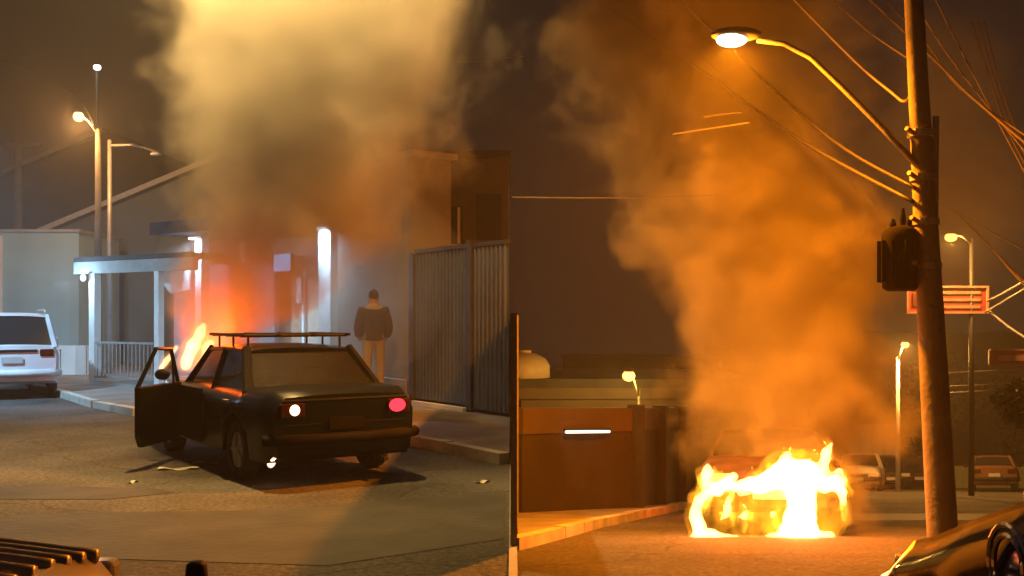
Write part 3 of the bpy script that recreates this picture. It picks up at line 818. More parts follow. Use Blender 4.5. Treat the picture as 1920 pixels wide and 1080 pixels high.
    MB().ball((0, .135 * k, 1.63 * k), (.016 * k, .022 * k, .026 * k), 8, 6).build('nose', m, o, smooth=True)
    return o
# stands on a slab added to raise the figure to its image height, back to the eye
u34 = Vector((-.559, .829, 0)); n34 = Vector((.829, .559, 0))
pp = Vector((-.06, 15.2, 0)) + u34 * 3.55 - n34 * .48
person('person in a brown jacket and khaki trousers standing behind the burning sedan', (pp.x, pp.y, .27), R(12))

# ================================================================== TILTED STREET: walls, house, trees
def ztop(y): return CZ - 170 / 1900 * y
WPTS = [(.14, 14.3), (1.0, 15.4), (2.0, 16.5), (2.65, 18.2), (3.3, 19.9), (5.0, 25), (7.2, 31.5)]
BROWNWALL = mat('brown_wall', (.034, .029, .018), rough=.9, var=.25, scale=1.2, bump=.3, dirt=.5, dirtcol=(.016, .013, .009))
BANDWALL = mat('tan_wall_band', (.075, .06, .045), rough=.9, var=.2, scale=1.2, bump=.3, dirt=.5, dirtcol=(.04, .032, .025))
wl = thing('street_wall', 'brown street wall with a paler top band left of the flames', 'wall', (0, 0, 0))
for i in range(len(WPTS) - 1):
    (x0, y0), (x1, y1) = WPTS[i], WPTS[i + 1]
    t = Vector((x1 - x0, y1 - y0, 0)).normalized(); nr = Vector((-t.y, t.x, 0)) * .15
    a = Vector((x0, y0, 0)) + t * .003; b = Vector((x1, y1, 0))
    za, zb_ = ztop(y0), ztop(y1)
    def Z(p, z): return (p.x, p.y, z)
    MB().hexa([Z(a, zr(y0) - .3), Z(b, zr(y1) - .3), Z(b + nr, zr(y1) - .3), Z(a + nr, zr(y0) - .3), Z(a, za - .37), Z(b, zb_ - .37), Z(b + nr, zb_ - .37), Z(a + nr, za - .37)]).build('wall_panel', BROWNWALL, wl)
    o_ = -nr * .12
    MB().hexa([Z(a + o_, za - .37), Z(b + o_, zb_ - .37), Z(b + nr, zb_ - .37), Z(a + nr, za - .37), Z(a + o_, za), Z(b + o_, zb_), Z(b + nr, zb_), Z(a + nr, za)]).build('wall_band', BANDWALL, wl)
for i, (x0, y0) in enumerate(WPTS[1:-1]):
    if i == 0: continue
    h0, h1 = zr(y0) - .2, ztop(y0) + .05
    box('pilaster', (x0 + .02, y0, (h0 + h1) / 2), (.20, .24, h1 - h0), BROWNWALL, wl, rz=math.atan2(WPTS[i + 2][1] - y0, WPTS[i + 2][0] - x0))
# tube light on the wall
tl = thing('tube_light', 'white fluorescent tube glowing on the brown wall', 'light', (0, 0, 0))
A_ = Vector((.80, 15.0, CZ - 215 / 1900 * 15.0)); B_ = Vector((1.52, 15.82, CZ - 214 / 1900 * 15.82))
MB().tube([A_, B_], .022, 8).build('tube', emit('tube_glow', (1, .78, .58), 2.6), tl)
MB().tube([A_ + Vector((-.02, .05, .02)), B_ + Vector((.02, .05, .02))], .03, 6).build('fitting', STEEL_D, tl)
# pillar with walls added along the seam of the two images, lit orange
ep = thing('seam_wall', 'tall concrete seam pillar with an added light-blocking wall between the two streets', 'wall', (0, 0, 0))
box('pillar', (.045, 13.75, .25), (.085, .16, 2.8), CONC, ep)
box('wall', (.012, 10.35, .1), (.046, 6.6, 3.1), CONC, ep)  # added stretch that keeps the firelight off the level street
box('wall', (.02, 19.0, .0), (.05, 10.2, 3.2), CONC, ep)  # wall length added to cover the seam between the two images
# low dark house behind the wall with a white tank on its roof
lh = thing('low_house', 'low dark flat-roofed house behind the brown wall', 'house', (2.7, 24.5, zr(24.5)))
zz = zr(24.5)
box('wall', (0, 0, 1.5), (5.0, 4.0, 3.0), DARKWALL, lh)
box('roof', (0, 0, CZ - 115 / 1900 * 22.4 - zz - .1), (5.4, 4.4, .2), ROOF_D, lh)
box('parapet', (0, -2.1, CZ - 140 / 1900 * 22.4 - zz), (5.2, .1, .3), DARKWALL, lh)
tk = thing('water_tank', 'pale round water tank on the low roof at the left', 'tank', (.30, 22.9, CZ - 117 / 1900 * 22.4))
TANKM = mat('tank_white', (.42, .34, .26), rough=.6, var=.1)
MB().tube([(0, 0, -.02), (0, 0, .30), (0, 0, .45), (0, 0, .56), (0, 0, .60)], [.56, .55, .46, .25, .05], 24).build('drum', TANKM, tk, smooth=True)
MB().tube([(0, 0, .58), (0, 0, .64)], [.14, .13], 16).build('lid', TANKM, tk)

def leaf_mat(name, col):
    m = mat(name, col, rough=.7, var=.5, scale=3, bump=0, coords='Object')
    return m
def tree(name, label, base, crown_c, crown_r, nleaf, lm, leaf=.09, trunk_r=.07, cat='tree', seed=1, lobes=9):
    rnd = random.Random(seed)
    t = thing(name, label, cat, base)
    b = Vector(base); c = Vector(crown_c) - b
    k = MB(); k.tube([(0, 0, -.1), c * .5 + Vector((.05, 0, 0)), c - Vector((0, 0, crown_r[2] * .3))], [trunk_r, trunk_r * .75, trunk_r * .45], 9)
    for i in range(6):
        a = rnd.uniform(0, 6.28); k.tube([c - Vector((0, 0, crown_r[2] * rnd.uniform(.4, .8))), c + Vector((math.cos(a) * crown_r[0] * .6, math.sin(a) * crown_r[1] * .6, rnd.uniform(-.2, .6) * crown_r[2]))], [trunk_r * .4, trunk_r * .12], 6)
    k.build('trunk', BARK, t, smooth=True)
    q = MB()
    lob = []
    for i in range(lobes):
        v = Vector((rnd.gauss(0, 1), rnd.gauss(0, 1), rnd.gauss(0, 1))).normalized() * rnd.uniform(.3, .62)
        lob.append((v, rnd.uniform(.34, .52)))
    for i in range(nleaf):
        v, r_ = rnd.choice(lob)
        w_ = Vector((rnd.gauss(0, 1), rnd.gauss(0, 1), rnd.gauss(0, 1))).normalized() * r_ * rnd.random() ** .35
        p = v + w_
        p = c + Vector((p.x * crown_r[0], p.y * crown_r[1], p.z * crown_r[2]))
        a = Vector((rnd.gauss(0, 1), rnd.gauss(0, 1), rnd.gauss(0, .7))).normalized(); e_ = a.cross(Vector((rnd.gauss(0, 1), rnd.gauss(0, 1), rnd.gauss(0, 1)))).normalized()
        s_ = leaf * rnd.uniform(.6, 1.3)
        q.add([p - a * s_, p + e_ * s_ * .45, p + a * s_, p - e_ * s_ * .45], [(0, 1, 2, 3)])
    q.build('crown', lm, t)
    return t
LEAF_O = leaf_mat('leaf_dull', (.075, .07, .03)); LEAF_G = leaf_mat('leaf_green', (.07, .10, .025)); LEAF_D = leaf_mat('leaf_dark', (.035, .045, .02))
tree('round_tree', 'small round-crowned tree left of the smoke column', (4.43, 27, zr(27)), (4.43, 27, -.18), (.62, .62, .66), 3200, LEAF_O, leaf=.085, trunk_r=.06, seed=3)
tree('leafy_tree', 'green tree with lamplit leaves at the right edge', (12.75, 25, zr(25)), (12.75, 25, -.62), (1.05, 1.0, .85), 4200, LEAF_G, leaf=.10, trunk_r=.09, seed=5)
for i, (px, d, pt, w_, lab) in enumerate(((1560, 66, 700, 3.6, 'dark tree far down the street behind the smoke column'), (1745, 62, 655, 3.2, 'dark tree far down the street behind the concrete pole'),
                                          (1880, 68, 690, 3.6, 'dark tree far down the street at the right edge'), (1290, 60, 800, 3.0, 'dark tree at the left end of the far row'))):
    x = (px - 960) / 1900 * d; zt = CZ - (pt - 595) / 1900 * d; zg = zr(d)
    tree('dark_tree', lab, (x, d, zg), (x, d, (zt + zg) / 2 + 1.0), (w_, w_ * .8, (zt - zg) / 2), 2600, LEAF_D, leaf=.34, trunk_r=.22, seed=20 + i, lobes=12)['group'] = 'trees at the end of the falling street'
# far dark terrace that closes the street
FARW = mat('far_dark_wall', (.05, .036, .034), rough=.9, var=.3, scale=.6)
for i, (x0, x1, zt, lab) in enumerate(((4, 15, -1.6, 'low dark far building behind the burning car'), (15.3, 24, -.9, 'dark far building behind the concrete pole'), (24.3, 40, .2, 'dark far building at the right edge'))):
    fb = thing('far_building', lab, 'building', ((x0 + x1) / 2, 74, zr(74)))
    hh = zt - zr(74)
    box('wall', (0, 3, hh / 2), (x1 - x0, 6, hh), FARW, fb)
    box('roof', (0, 3, hh + .15), (x1 - x0 + .3, 6.6, .3), ROOF_D, fb)
    for k in range(int((x1 - x0) / 2.6)):
        for lv in (1.6, 4.6):
            if lv + 1.4 < hh: 
                wv = box('window', (-(x1 - x0) / 2 + 1.5 + k * 2.6, -.03, lv + .6), (1.1, .08, 1.2), BLACK, fb)
# low pale wall behind the brown sedan
tag(box('garden_wall', (19.0, 46.5, zr(46.5) + .45), (9.5, .25, 1.1), mat('pale_green_wall', (.30, .32, .20), rough=.9, var=.2)), 'low pale wall far behind the concrete pole and brown sedan', 'wall')

# box truck behind the parked cars
bt = thing('box_truck', 'pale box truck parked behind the dark cars', 'truck', ((1640 - 960) / 1900 * 52, 52, zr(52)), R(-20))
bt.rotation_euler = (Matrix.Rotation(TILT, 3, 'X') @ Matrix.Rotation(R(-20), 3, 'Z')).to_euler()
box('cargo_box', (0, 0, 1.95), (2.3, 4.2, 2.3), mat('truck_white', (.5, .47, .43), rough=.6, var=.12), bt, bevel=.03)
box('chassis', (0, .6, .62), (1.9, 6.0, .25), STEEL_D, bt)
box('cab', (0, 3.0, 1.45), (2.1, 1.6, 1.7), PALE, bt, bevel=.12)
for sx in (-1, 1):
    for yy in (-1.4, 3.0): make_wheel(bt, sx * .95, yy, .42, .26, sx)
    box('taillight', (sx * .9, -2.12, .68), (.22, .05, .12), RLENS, bt)
for k in range(3): box('door_bar', (-.55 + .55 * k, -2.115, 1.95), (.05, .03, 2.2), STEEL, bt)

# sign boards
RED = mat('sign_red', (.36, .07, .055), rough=.5, var=.15); PINK = mat('sign_pink', (.50, .26, .22), rough=.5, var=.15)
sx0, sx1 = (1700 - 960) / 1900 * 30, (1850 - 960) / 1900 * 30
sgn = thing('sign_board', 'red framed sign board with pink rows behind the concrete pole', 'sign', ((sx0 + sx1) / 2, 30, zr(30)))
zc = CZ + 33 / 1900 * 30 - zr(30)
box('board', (0, 0, zc), (sx1 - sx0, .08, .78), RED, sgn)
for z in (-.38, .38): box('frame', (0, -.06, zc + z), (sx1 - sx0 + .06, .06, .06), PINK, sgn)
for x in (-.5, .5): box('frame', (x * (sx1 - sx0), -.06, zc), (.06, .06, .72), PINK, sgn)
for k in range(3): box('text_row', (.30, -.055, zc + .21 - .21 * k), (1.35, .02, .085), PINK, sgn)
box('emblem', (-.85, -.055, zc), (.36, .02, .40), mat('sign_dark_red', (.20, .035, .03), rough=.5), sgn, bevel=.008)
MB().tube([(-.12, .1, 0), (-.12, .1, zc + .38)], .07, 10).build('post', STEEL_D, sgn)
ks = thing('sign_board', 'second red board lower down at the right edge', 'sign', (16.6, 30.5, zr(30.5)))
kz = CZ - 75 / 1900 * 30.5 - zr(30.5)
box('board', (-.65, 0, kz), (3.2, .18, .50), RED, ks, bevel=.06)
box('frame', (-.65, -.10, kz + .23), (3.2, .05, .05), PINK, ks)
box('text_row', (-.9, -.10, kz - .02), (2.2, .03, .16), PINK, ks)
for x in (.5, .9): MB().tube([(x, .14, 0), (x, .14, kz + .2)], .06, 10).build('post', STEEL_D, ks)

# ------------------------------------------------------------------ concrete pole with transformer
pl = thing('utility_pole', 'tall concrete utility pole, tilted as in the image, right of the burning car', 'pole', (3.915, 9.2, zr(9.2)))
z0 = zr(9.2)
def polex(z): return -.21 * (z - z0) / 3.9  # pole tilted to follow the image's converging verticals
zt_ = 7.2
pts = [(polex(z0 + h), 0, h) for h in (-.2, 0, 1.5, 3.0, 4.2, 5.6, zt_)]
MB().tube(pts, [.136, .135, .122, .104, .088, .078, .066], 18).build('shaft', POLECONC, pl, smooth=True)
for h in (2.55, 2.95, 3.35, 3.75):
    x = polex(z0 + h)
    q = MB(); q.tube([(x, 0, h - .03), (x, 0, h + .03)], [.118, .118], 16); q.build('clamp_band', STEEL, pl)
    MB().tube([(x - .10, -.06, h), (x - .17, -.10, h + .03)], .022, 8).build('insulator', mat('porcelain', (.32, .22, .12), rough=.25, var=.1, bump=0), pl)
MB().tube([(polex(3.4) + .12, -.03, 2.8), (polex(3.4) + .13, -.03, 3.9)], .03, 8).build('riser_pipe', STEEL, pl)
for h, ln in ((5.4, 1.8), (6.4, 2.2)):
    x = polex(z0 + h)
    MB().box((x, -.10, h), (ln, .09, .11), R(20)).build('crossarm', WOODPOLE, pl)
tf = thing('transformer', 'dark finned transformer hung on the left of the concrete pole', 'transformer', (3.56, 9.28, 1.86))
TFM = mat('transformer_paint', (.008, .007, .007), rough=.95, var=.3, spec=.05)
MB().tube([(0, 0, 0), (0, 0, .03), (0, 0, .50), (0, 0, .56), (0, 0, .60)], [.12, .16, .17, .15, .06], 20).build('tank', TFM, tf, smooth=True)
for k in range(11):
    a = 2 * math.pi * k / 11
    box('fin', (math.cos(a) * .18, math.sin(a) * .18, .27), (.05, .012, .38), TFM, tf, rz=a)
for k, (bx, h) in enumerate(((.02, .20), (.09, .13), (-.07, .10))):
    MB().tube([(bx, 0, .56), (bx, 0, .56 + h * .5), (bx, 0, .56 + h)], [.026, .032, .014], 8).build('bushing', TFM, tf)
box('bracket', (.19, -.03, .3), (.12, .05, .30), STEEL_D, tf)

# street lamps of the tilted street
la = thing('street_lamp', 'big glowing street lamp on a long curved arm above the smoke', 'street lamp', (3.74, 9.2, 2.9))
LP = at(1371, 72, 10.2) - Vector((3.74, 9.2, 2.9))
def rel(px, py, d): return at(px, py, d) - Vector((3.74, 9.2, 2.9))
MB().tube([rel(1722, 312, 9.15), rel(1660, 245, 9.3), rel(1580, 165, 9.6), rel(1520, 108, 9.85), rel(1470, 82, 10.0), rel(1420, 76, 10.1)], [.030, .030, .028, .026, .026, .024], 8).build('arm', HEADM, la, smooth=True)
MB().ball(LP + Vector((.05, 0, .04)), (.26, .14, .07), 18, 10).build('housing', HEADM, la, smooth=True)
MB().ball(LP + Vector((0, -.02, -.015)), (.155, .11, .075), 18, 10).build('lamp_glass', emit('big_lamp', (1, .80, .50), 22), la, smooth=True)
downlight('lamp_light', LP + Vector((0, -.02, -.11)), SODIUM_D, 1250, .3, la, spread=170)
point('lamp_glow_light', LP + Vector((-.05, .0, -.18)), SODIUM_D, 420, .08, la)
street_lamp('lit orange street lamp just right of the concrete pole', (13.6, 30, zr(30)), CZ + 148 / 1900 * 30, tuple(at(1783, 443, 29.4)), (1, .44, .08), 6, 1700, lampsize=(.17, .17, .13), rad=.09, polem=STEEL_D)
street_lamp('small lit street lamp on a pale pole in front of the dark cars', (13.9, 36.5, zr(36.5)), CZ - 75 / 1900 * 36.5, tuple(at(1697, 645, 35.9)), (1, .44, .08), 6, 2400, lampsize=(.14, .14, .11), rad=.09, polem=WHITEWALL)  # pulled nearer along the line of sight to light the cars' camera sides
street_lamp('yellow lit street lamp above the brown wall at left', (2.62, 20.9, zr(20.9)), CZ - 135 / 1900 * 20.9, tuple(at(1179, 702, 20.5)), (1, .48, .07), 6, 330, lampsize=(.13, .13, .11), rad=.05, polem=STEEL_D, armr=.02)

# ------------------------------------------------------------------ overhead cables
def cable(label, pts, r, m=None, n=14):
    P = [at(*p) for p in pts]
    out = []
    for i in range(len(P) - 1):
        p0 = P[max(i - 1, 0)]; p1 = P[i]; p2 = P[i + 1]; p3 = P[min(i + 2, len(P) - 1)]
        for k in range(n // max(1, len(P) - 1) + 2):
            t = k / (n // max(1, len(P) - 1) + 2)
            out.append(.5 * ((2 * p1) + (p2 - p0) * t + (2 * p0 - 5 * p1 + 4 * p2 - p3) * t * t + (3 * p1 - p0 - 3 * p2 + p3) * t ** 3))
    out.append(P[-1])
    q = MB(); q.tube(out, r * 1.25, 6)
    return tag(q.build('cable', m or WIRE, None, smooth=True), label, 'cable', 'overhead cables of the falling street')
cable('dark cable running from upper left past the lamp to the pole clamp', [(1090, -20, 16), (1290, 115, 14), (1500, 262, 11.5), (1712, 378, 9.15)], .016)
cable('dark cable passing just under the big lamp to the pole', [(1340, 55, 14), (1400, 120, 13), (1560, 262, 11), (1715, 352, 9.15)], .014)
cable('pale cable dropping from the top edge to the pole top', [(1470, -20, 12), (1600, 112, 10.8), (1670, 172, 9.9), (1697, 190, 9.4), (1712, 165, 9.2)], .011, WIRE_P)
cable('pale cable crossing behind the pole top to the right edge', [(1610, -20, 13), (1750, 110, 11.5), (1820, 180, 11), (1960, 300, 10.5)], .012, WIRE_P)
cable('second cable of the pair from the top edge to the right edge', [(1640, -20, 13.5), (1740, 85, 12), (1800, 165, 11.2), (1960, 280, 10.5)], .009, WIRE_P)
for k, (a, b) in enumerate(((1110, 1270), (1140, 1290), (1165, 1320))):
    cable(['leftmost', 'middle', 'rightmost'][k] + ' of three parallel pale cables at the upper left of the lamp', [(a - 40, -30, 18), ((a + b) / 2 - 5, 38, 17), (b, 100 - 14 * k, 15.5), (b + 60, 150 - 14 * k, 15)], .008, WIRE_P)
cable('sagging pale cable at the top edge above the smoke', [(1190, -20, 15), (1235, 17, 15), (1290, 18, 15), (1340, -20, 15)], .008, WIRE_P)
cable('pale cable running behind the lamp head from the top edge', [(1255, -20, 13), (1320, 45, 12.4), (1350, 72, 12)], .010, WIRE_P)
for k in range(3):
    cable(['left', 'middle', 'right'][k] + ' cable of the steep trio at the upper right', [(1822 + 12 * k, 40, 14), (1850 + 9 * k, 130, 13), (1885 + 9 * k, 235, 12.4), (1945 + 10 * k, 350, 12)], .008, WIRE_P)
cable('pale cable rising from the lamp right of the pole to the edge', [(1790, 395, 16), (1850, 455, 14), (1900, 512, 13), (1960, 575, 12.5)], .012, WIRE_P)
cable('pale cable just above it towards the right edge', [(1855, 460, 16), (1890, 497, 15), (1960, 562, 14)], .012, WIRE_P)
cable('cable from the red sign up to the right edge', [(1850, 565, 29), (1890, 545, 26), (1960, 505, 22)], .022, WIRE_P)
cable('lower cable from the red sign up to the right edge', [(1848, 585, 29), (1890, 560, 26), (1960, 520, 22)], .020, WIRE_P)
cable('cable falling from the red sign to the right edge', [(1852, 580, 29), (1895, 615, 26), (1960, 655, 22)], .022, WIRE_P)
for k, (p0, p1, p2) in enumerate((((1700, -20, 12), (1790, 120, 11.4), (1960, 330, 11)), ((1745, -20, 12.4), (1830, 150, 11.8), (1960, 395, 11.4)), ((1760, 380, 20), (1850, 430, 18), (1960, 490, 16)), ((1540, -20, 13), (1630, 60, 11.6), (1735, 130, 9.6)))):
    cable(['thin cable from the top edge close right of the pole', 'thin cable falling steeply across the upper right', 'low thin cable from the pole towards the right edge', 'thin cable from the top edge to the pole head'][k], [p0, p1, p2], .008, WIRE_P)
cable('straight pale cable across the smoke at the left', [(960, 370, 15), (1150, 371, 15), (1348, 366, 15)], .010, WIRE_P)
cable('short pale cable high in the smoke', [(1262, 252, 12.4), (1320, 243, 12.2), (1405, 230, 12)], .009, WIRE_P)
cable('second short pale cable high in the smoke', [(1320, 220, 12.2), (1350, 215, 12.2), (1390, 211, 12.1)], .008, WIRE_P)
for k, (y0, y1) in enumerate(((697, 690), (722, 716), (735, 727))):
    cable(['upper', 'middle', 'lower'][k] + ' of three level cables right of the concrete pole', [(1740, y0 + 4, 34), (1830, (y0 + y1) / 2 + 3, 32), (1960, y1, 30)], .018, WIRE_P)
cable('faint cable at the upper right of the level street', [(855, 116, 20), (905, 113, 20), (985, 104, 20)], .014, WIRE_P)['group'] = 'overhead cables of the level street'
cable('faint cable at the upper left of the level street', [(-20, 108, 26), (60, 132, 26), (150, 190, 26), (185, 262, 26)], .012, WIRE)['group'] = 'overhead cables of the level street'

# ================================================================== FIRE AND SMOKE
def emit_volume(name, col, strength, dens=.0):
    m = bpy.data.materials.new(name); m.use_nodes = True
    n = m.node_tree.nodes; l = m.node_tree.links
    n.remove(n['Principled BSDF'])
    e = n.new('ShaderNodeEmission'); e.inputs[0].default_value = (*col, 1); e.inputs[1].default_value = strength
    l.new(e.outputs[0], n['Material Output'].inputs['Volume'])
    return m
CLOUD = bpy.data.textures.new('flame_noise', 'CLOUDS'); CLOUD.noise_scale = .16; CLOUD.noise_depth = 3
def flame(name, tongues, grow, mat_, parent, voxel=.03, disp=.06):
    q = MB()
    for tg in tongues:
        P = []; rr = []
        for px, py, d, rp in tg:
            P.append(at(px, py, d)); rr.append(max(.006, rp / 1900 * d * grow))
        # rounded ends
        a = P[0] - (P[1] - P[0]).normalized() * rr[0] * .6; b = P[-1] + (P[-1] - P[-2]).normalized() * rr[-1] * .8
        q.tube([a] + P + [b], [rr[0] * .35] + rr + [rr[-1] * .25], 12)
    o = q.build(name, mat_, parent, smooth=True)
    rm = o.modifiers.new('remesh', 'REMESH'); rm.mode = 'VOXEL'; rm.voxel_size = voxel; rm.use_smooth_shade = True
    sm = o.modifiers.new('smooth', 'SMOOTH'); sm.iterations = 3
    dp = o.modifiers.new('displace', 'DISPLACE'); dp.texture = CLOUD; dp.strength = disp; dp.texture_coords = 'GLOBAL'; dp.mid_level = .5
    return o

F_CORE = emit_volume('flame_white', (1.0, .44, .12), 55)
F_EDGE = emit_volume('flame_yellow', (1.0, .50, .025), 6.0)
D = 10.6
TR = [
    [(1297, 1008, D, 9), (1340, 1004, D, 13), (1383, 1008, D, 5)],
    [(1312, 1002, D, 15), (1304, 968, D, 11), (1310, 936, D, 12), (1338, 915, D, 12), (1366, 903, D, 8)],
    [(1322, 915, D, 8), (1326, 895, D, 8), (1328, 884, D, 12), (1327, 874, D, 8)],
    [(1385, 928, D, 5), (1425, 908, D, 18), (1465, 890, D + .1, 26), (1510, 882, D + .2, 24), (1535, 895, D + .2, 20)],
    [(1455, 885, D + .2, 14), (1475, 862, D + .2, 9), (1478, 852, D + .2, 4)],
    [(1498, 892, D, 30), (1503, 940, D, 27), (1500, 980, D, 32), (1497, 1004, D, 40)],
    [(1437, 1004, D, 7), (1480, 1010, D, 14), (1530, 1006, D, 15), (1558, 1004, D, 7)],
    [(1535, 900, D + .2, 16), (1545, 868, D + .2, 12), (1552, 845, D + .2, 9), (1560, 832, D + .2, 6)],
    [(1540, 912, D, 14), (1568, 905, D, 17), (1580, 925, D, 13), (1582, 948, D, 7)],
    [(1558, 890, D + .2, 7), (1572, 888, D + .2, 12), (1580, 905, D + .2, 11)],
    [(1352, 975, D, 5), (1364, 962, D, 10), (1366, 945, D, 7), (1366, 930, D, 4)],
    [(1385, 970, D, 6), (1398, 965, D, 8), (1404, 958, D, 6), (1392, 945, D, 3)],
    [(1446, 968, D, 6), (1449, 962, D, 6)],
    [(1407, 1004, D, 3), (1411, 1003, D, 3)],
    [(1352, 912, D, 8), (1380, 912, D + .1, 11), (1420, 904, D + .1, 14)],
    [(1340, 925, D + .3, 9), (1360, 905, D + .3, 10), (1378, 892, D + .3, 6)],
]
def streak_volume(name, col, strength, lo=.42, hi=.72, scale=(7, 7, 2.6)):
    m = bpy.data.materials.new(name); m.use_nodes = True
    n = m.node_tree.nodes; l = m.node_tree.links
    n.remove(n['Principled BSDF'])
    tc = n.new('ShaderNodeTexCoord'); mp = n.new('ShaderNodeMapping'); mp.inputs['Scale'].default_value = scale; l.new(tc.outputs['Object'], mp.inputs[0])
    ns = n.new('ShaderNodeTexNoise'); ns.inputs['Scale'].default_value = 1.0; ns.inputs['Detail'].default_value = 3; ns.inputs['Distortion'].default_value = .6; l.new(mp.outputs[0], ns.inputs['Vector'])
    mr = n.new('ShaderNodeMapRange'); mr.inputs[1].default_value = lo; mr.inputs[2].default_value = hi; mr.inputs[4].default_value = strength; l.new(ns.outputs['Fac'], mr.inputs[0])
    e = n.new('ShaderNodeEmission'); e.inputs[0].default_value = (*col, 1); l.new(mr.outputs[0], e.inputs[1])
    l.new(e.outputs[0], n['Material Output'].inputs['Volume'])
    m.cycles.volume_step_rate = .25
    return m
rnd = random.Random(12)
TOP = [(1295, 935), (1312, 890), (1328, 872), (1345, 890), (1375, 905), (1400, 892), (1430, 872), (1455, 858), (1480, 846), (1505, 862), (1530, 852), (1552, 830), (1565, 835), (1580, 868), (1594, 905)]
TORN = []
for k in range(46):
    x = rnd.uniform(1302, 1590)
    top = interp(x, TOP) - rnd.uniform(-14, 16)
    y0 = rnd.uniform(915, 945) if 1330 < x < 1570 else rnd.uniform(930, 1000)
    d_ = D + rnd.uniform(-.1, .9)
    wv = rnd.uniform(-9, 9); r_ = rnd.uniform(6, 12)
    TORN.append([(x, y0, d_, r_ * .8), (x + wv * .6, lerp(y0, top, .35), d_, r_), (x - wv * .5, lerp(y0, top, .68), d_, r_ * .7), (x + wv, top, d_, r_ * .22)])
for k in range(24):      # out of the bonnet gaps and the screen
    x = rnd.uniform(1350, 1570); d_ = D + rnd.uniform(.9, 2.6)
    top = interp(x, TOP) + rnd.uniform(-6, 18); y0 = top + rnd.uniform(45, 75)
    wv = rnd.uniform(-10, 10); r_ = rnd.uniform(7, 12)
    TORN.append([(x, y0, d_, r_ * .8), (x + wv * .6, lerp(y0, top, .4), d_, r_), (x - wv * .5, lerp(y0, top, .7), d_, r_ * .65), (x + wv, top, d_, r_ * .2)])
for k in range(9):       # licking over the bodywork
    x = rnd.uniform(1345, 1470); y0 = rnd.uniform(965, 1000)
    TORN.append([(x, y0, D, 5), (x + rnd.uniform(-6, 6), y0 - 18, D, 6), (x + rnd.uniform(-8, 8), y0 - 38, D, 2)])
fr = thing('fire', 'white-hot and yellow flames swallowing the car beside the pole', 'fire', (0, 0, 0))
flame('flame_core', TR, 1.02, F_CORE, fr, voxel=.022, disp=.09)
flame('flame_tongues', TORN, 1.0, streak_volume('flame_torn', (1.0, .40, .035), 34), fr, voxel=.022, disp=.07)
FILL = [[(1345, 965, D - .05, 16), (1390, 955, D - .05, 20), (1430, 952, D - .05, 22), (1470, 955, D - .05, 20)], [(1380, 985, D - .05, 12), (1420, 985, D - .05, 14), (1450, 985, D - .05, 10)], [(1560, 990, D, 12), (1578, 965, D, 14), (1585, 940, D, 10)]]
flame('flame_edge', TR[:10] + TORN[::3] + FILL, 1.9, streak_volume('flame_yellow', (1.0, .34, .012), 7.0, lo=.30, hi=.75), fr, voxel=.035, disp=.14)
point('fire_light', (2.15, 10.2, -.25), FIRE, 65, .2, fr)
point('fire_light', (3.0, 10.15, .15), FIRE, 120, .3, fr)
point('fire_light', (3.65, 10.3, .05), FIRE, 65, .2, fr)
point('fire_light', (3.4, 15.3, -.6), FIRE, 120, .3, fr)

# the sedan's fire
fs = thing('fire', 'tall slanting flame beside the open door of the dark sedan', 'fire', (0, 0, 0))
d = 12.15
TL = [[(348, 690, d, 10), (352, 672, d, 13), (362, 648, d, 14), (374, 626, d, 12), (383, 608, d, 6)],
      [(300, 690, d + .1, 7), (312, 678, d + .1, 8), (322, 664, d + .1, 6), (332, 650, d + .1, 5)],
      [(375, 680, d, 8), (388, 650, d, 9), (398, 640, d, 6)]]
flame('flame_core', TL, .9, emit_volume('sedan_flame_white', (1.0, .55, .20), 26), fs, voxel=.022, disp=.05)
flame('flame_edge', TL + [[(372, 690, d + .2, 14), (400, 650, d + .2, 18), (425, 625, d + .2, 14), (430, 600, d + .2, 10)]], 1.7, emit_volume('sedan_flame_orange', (1.0, .33, .03), 2.4), fs, voxel=.035, disp=.12)
point('fire_light', at(378, 640, 12.0), FIRE, 60, .2, fs)
point('fire_light', at(420, 590, 12.6), FIRE, 70, .2, fs)
fu = thing('fire', 'small bright flame under the rear of the dark sedan', 'fire', (0, 0, 0))
flame('flame_core', [[(507, 874, 9.75, 7), (509, 862, 9.75, 11), (511, 850, 9.75, 8), (513, 840, 9.75, 3)]], .95, emit_volume('small_flame', (1.0, .62, .40), 40), fu, voxel=.012, disp=.015)
point('fire_light', at(511, 862, 9.6), (1, .5, .25), 9.0, .05, fu)

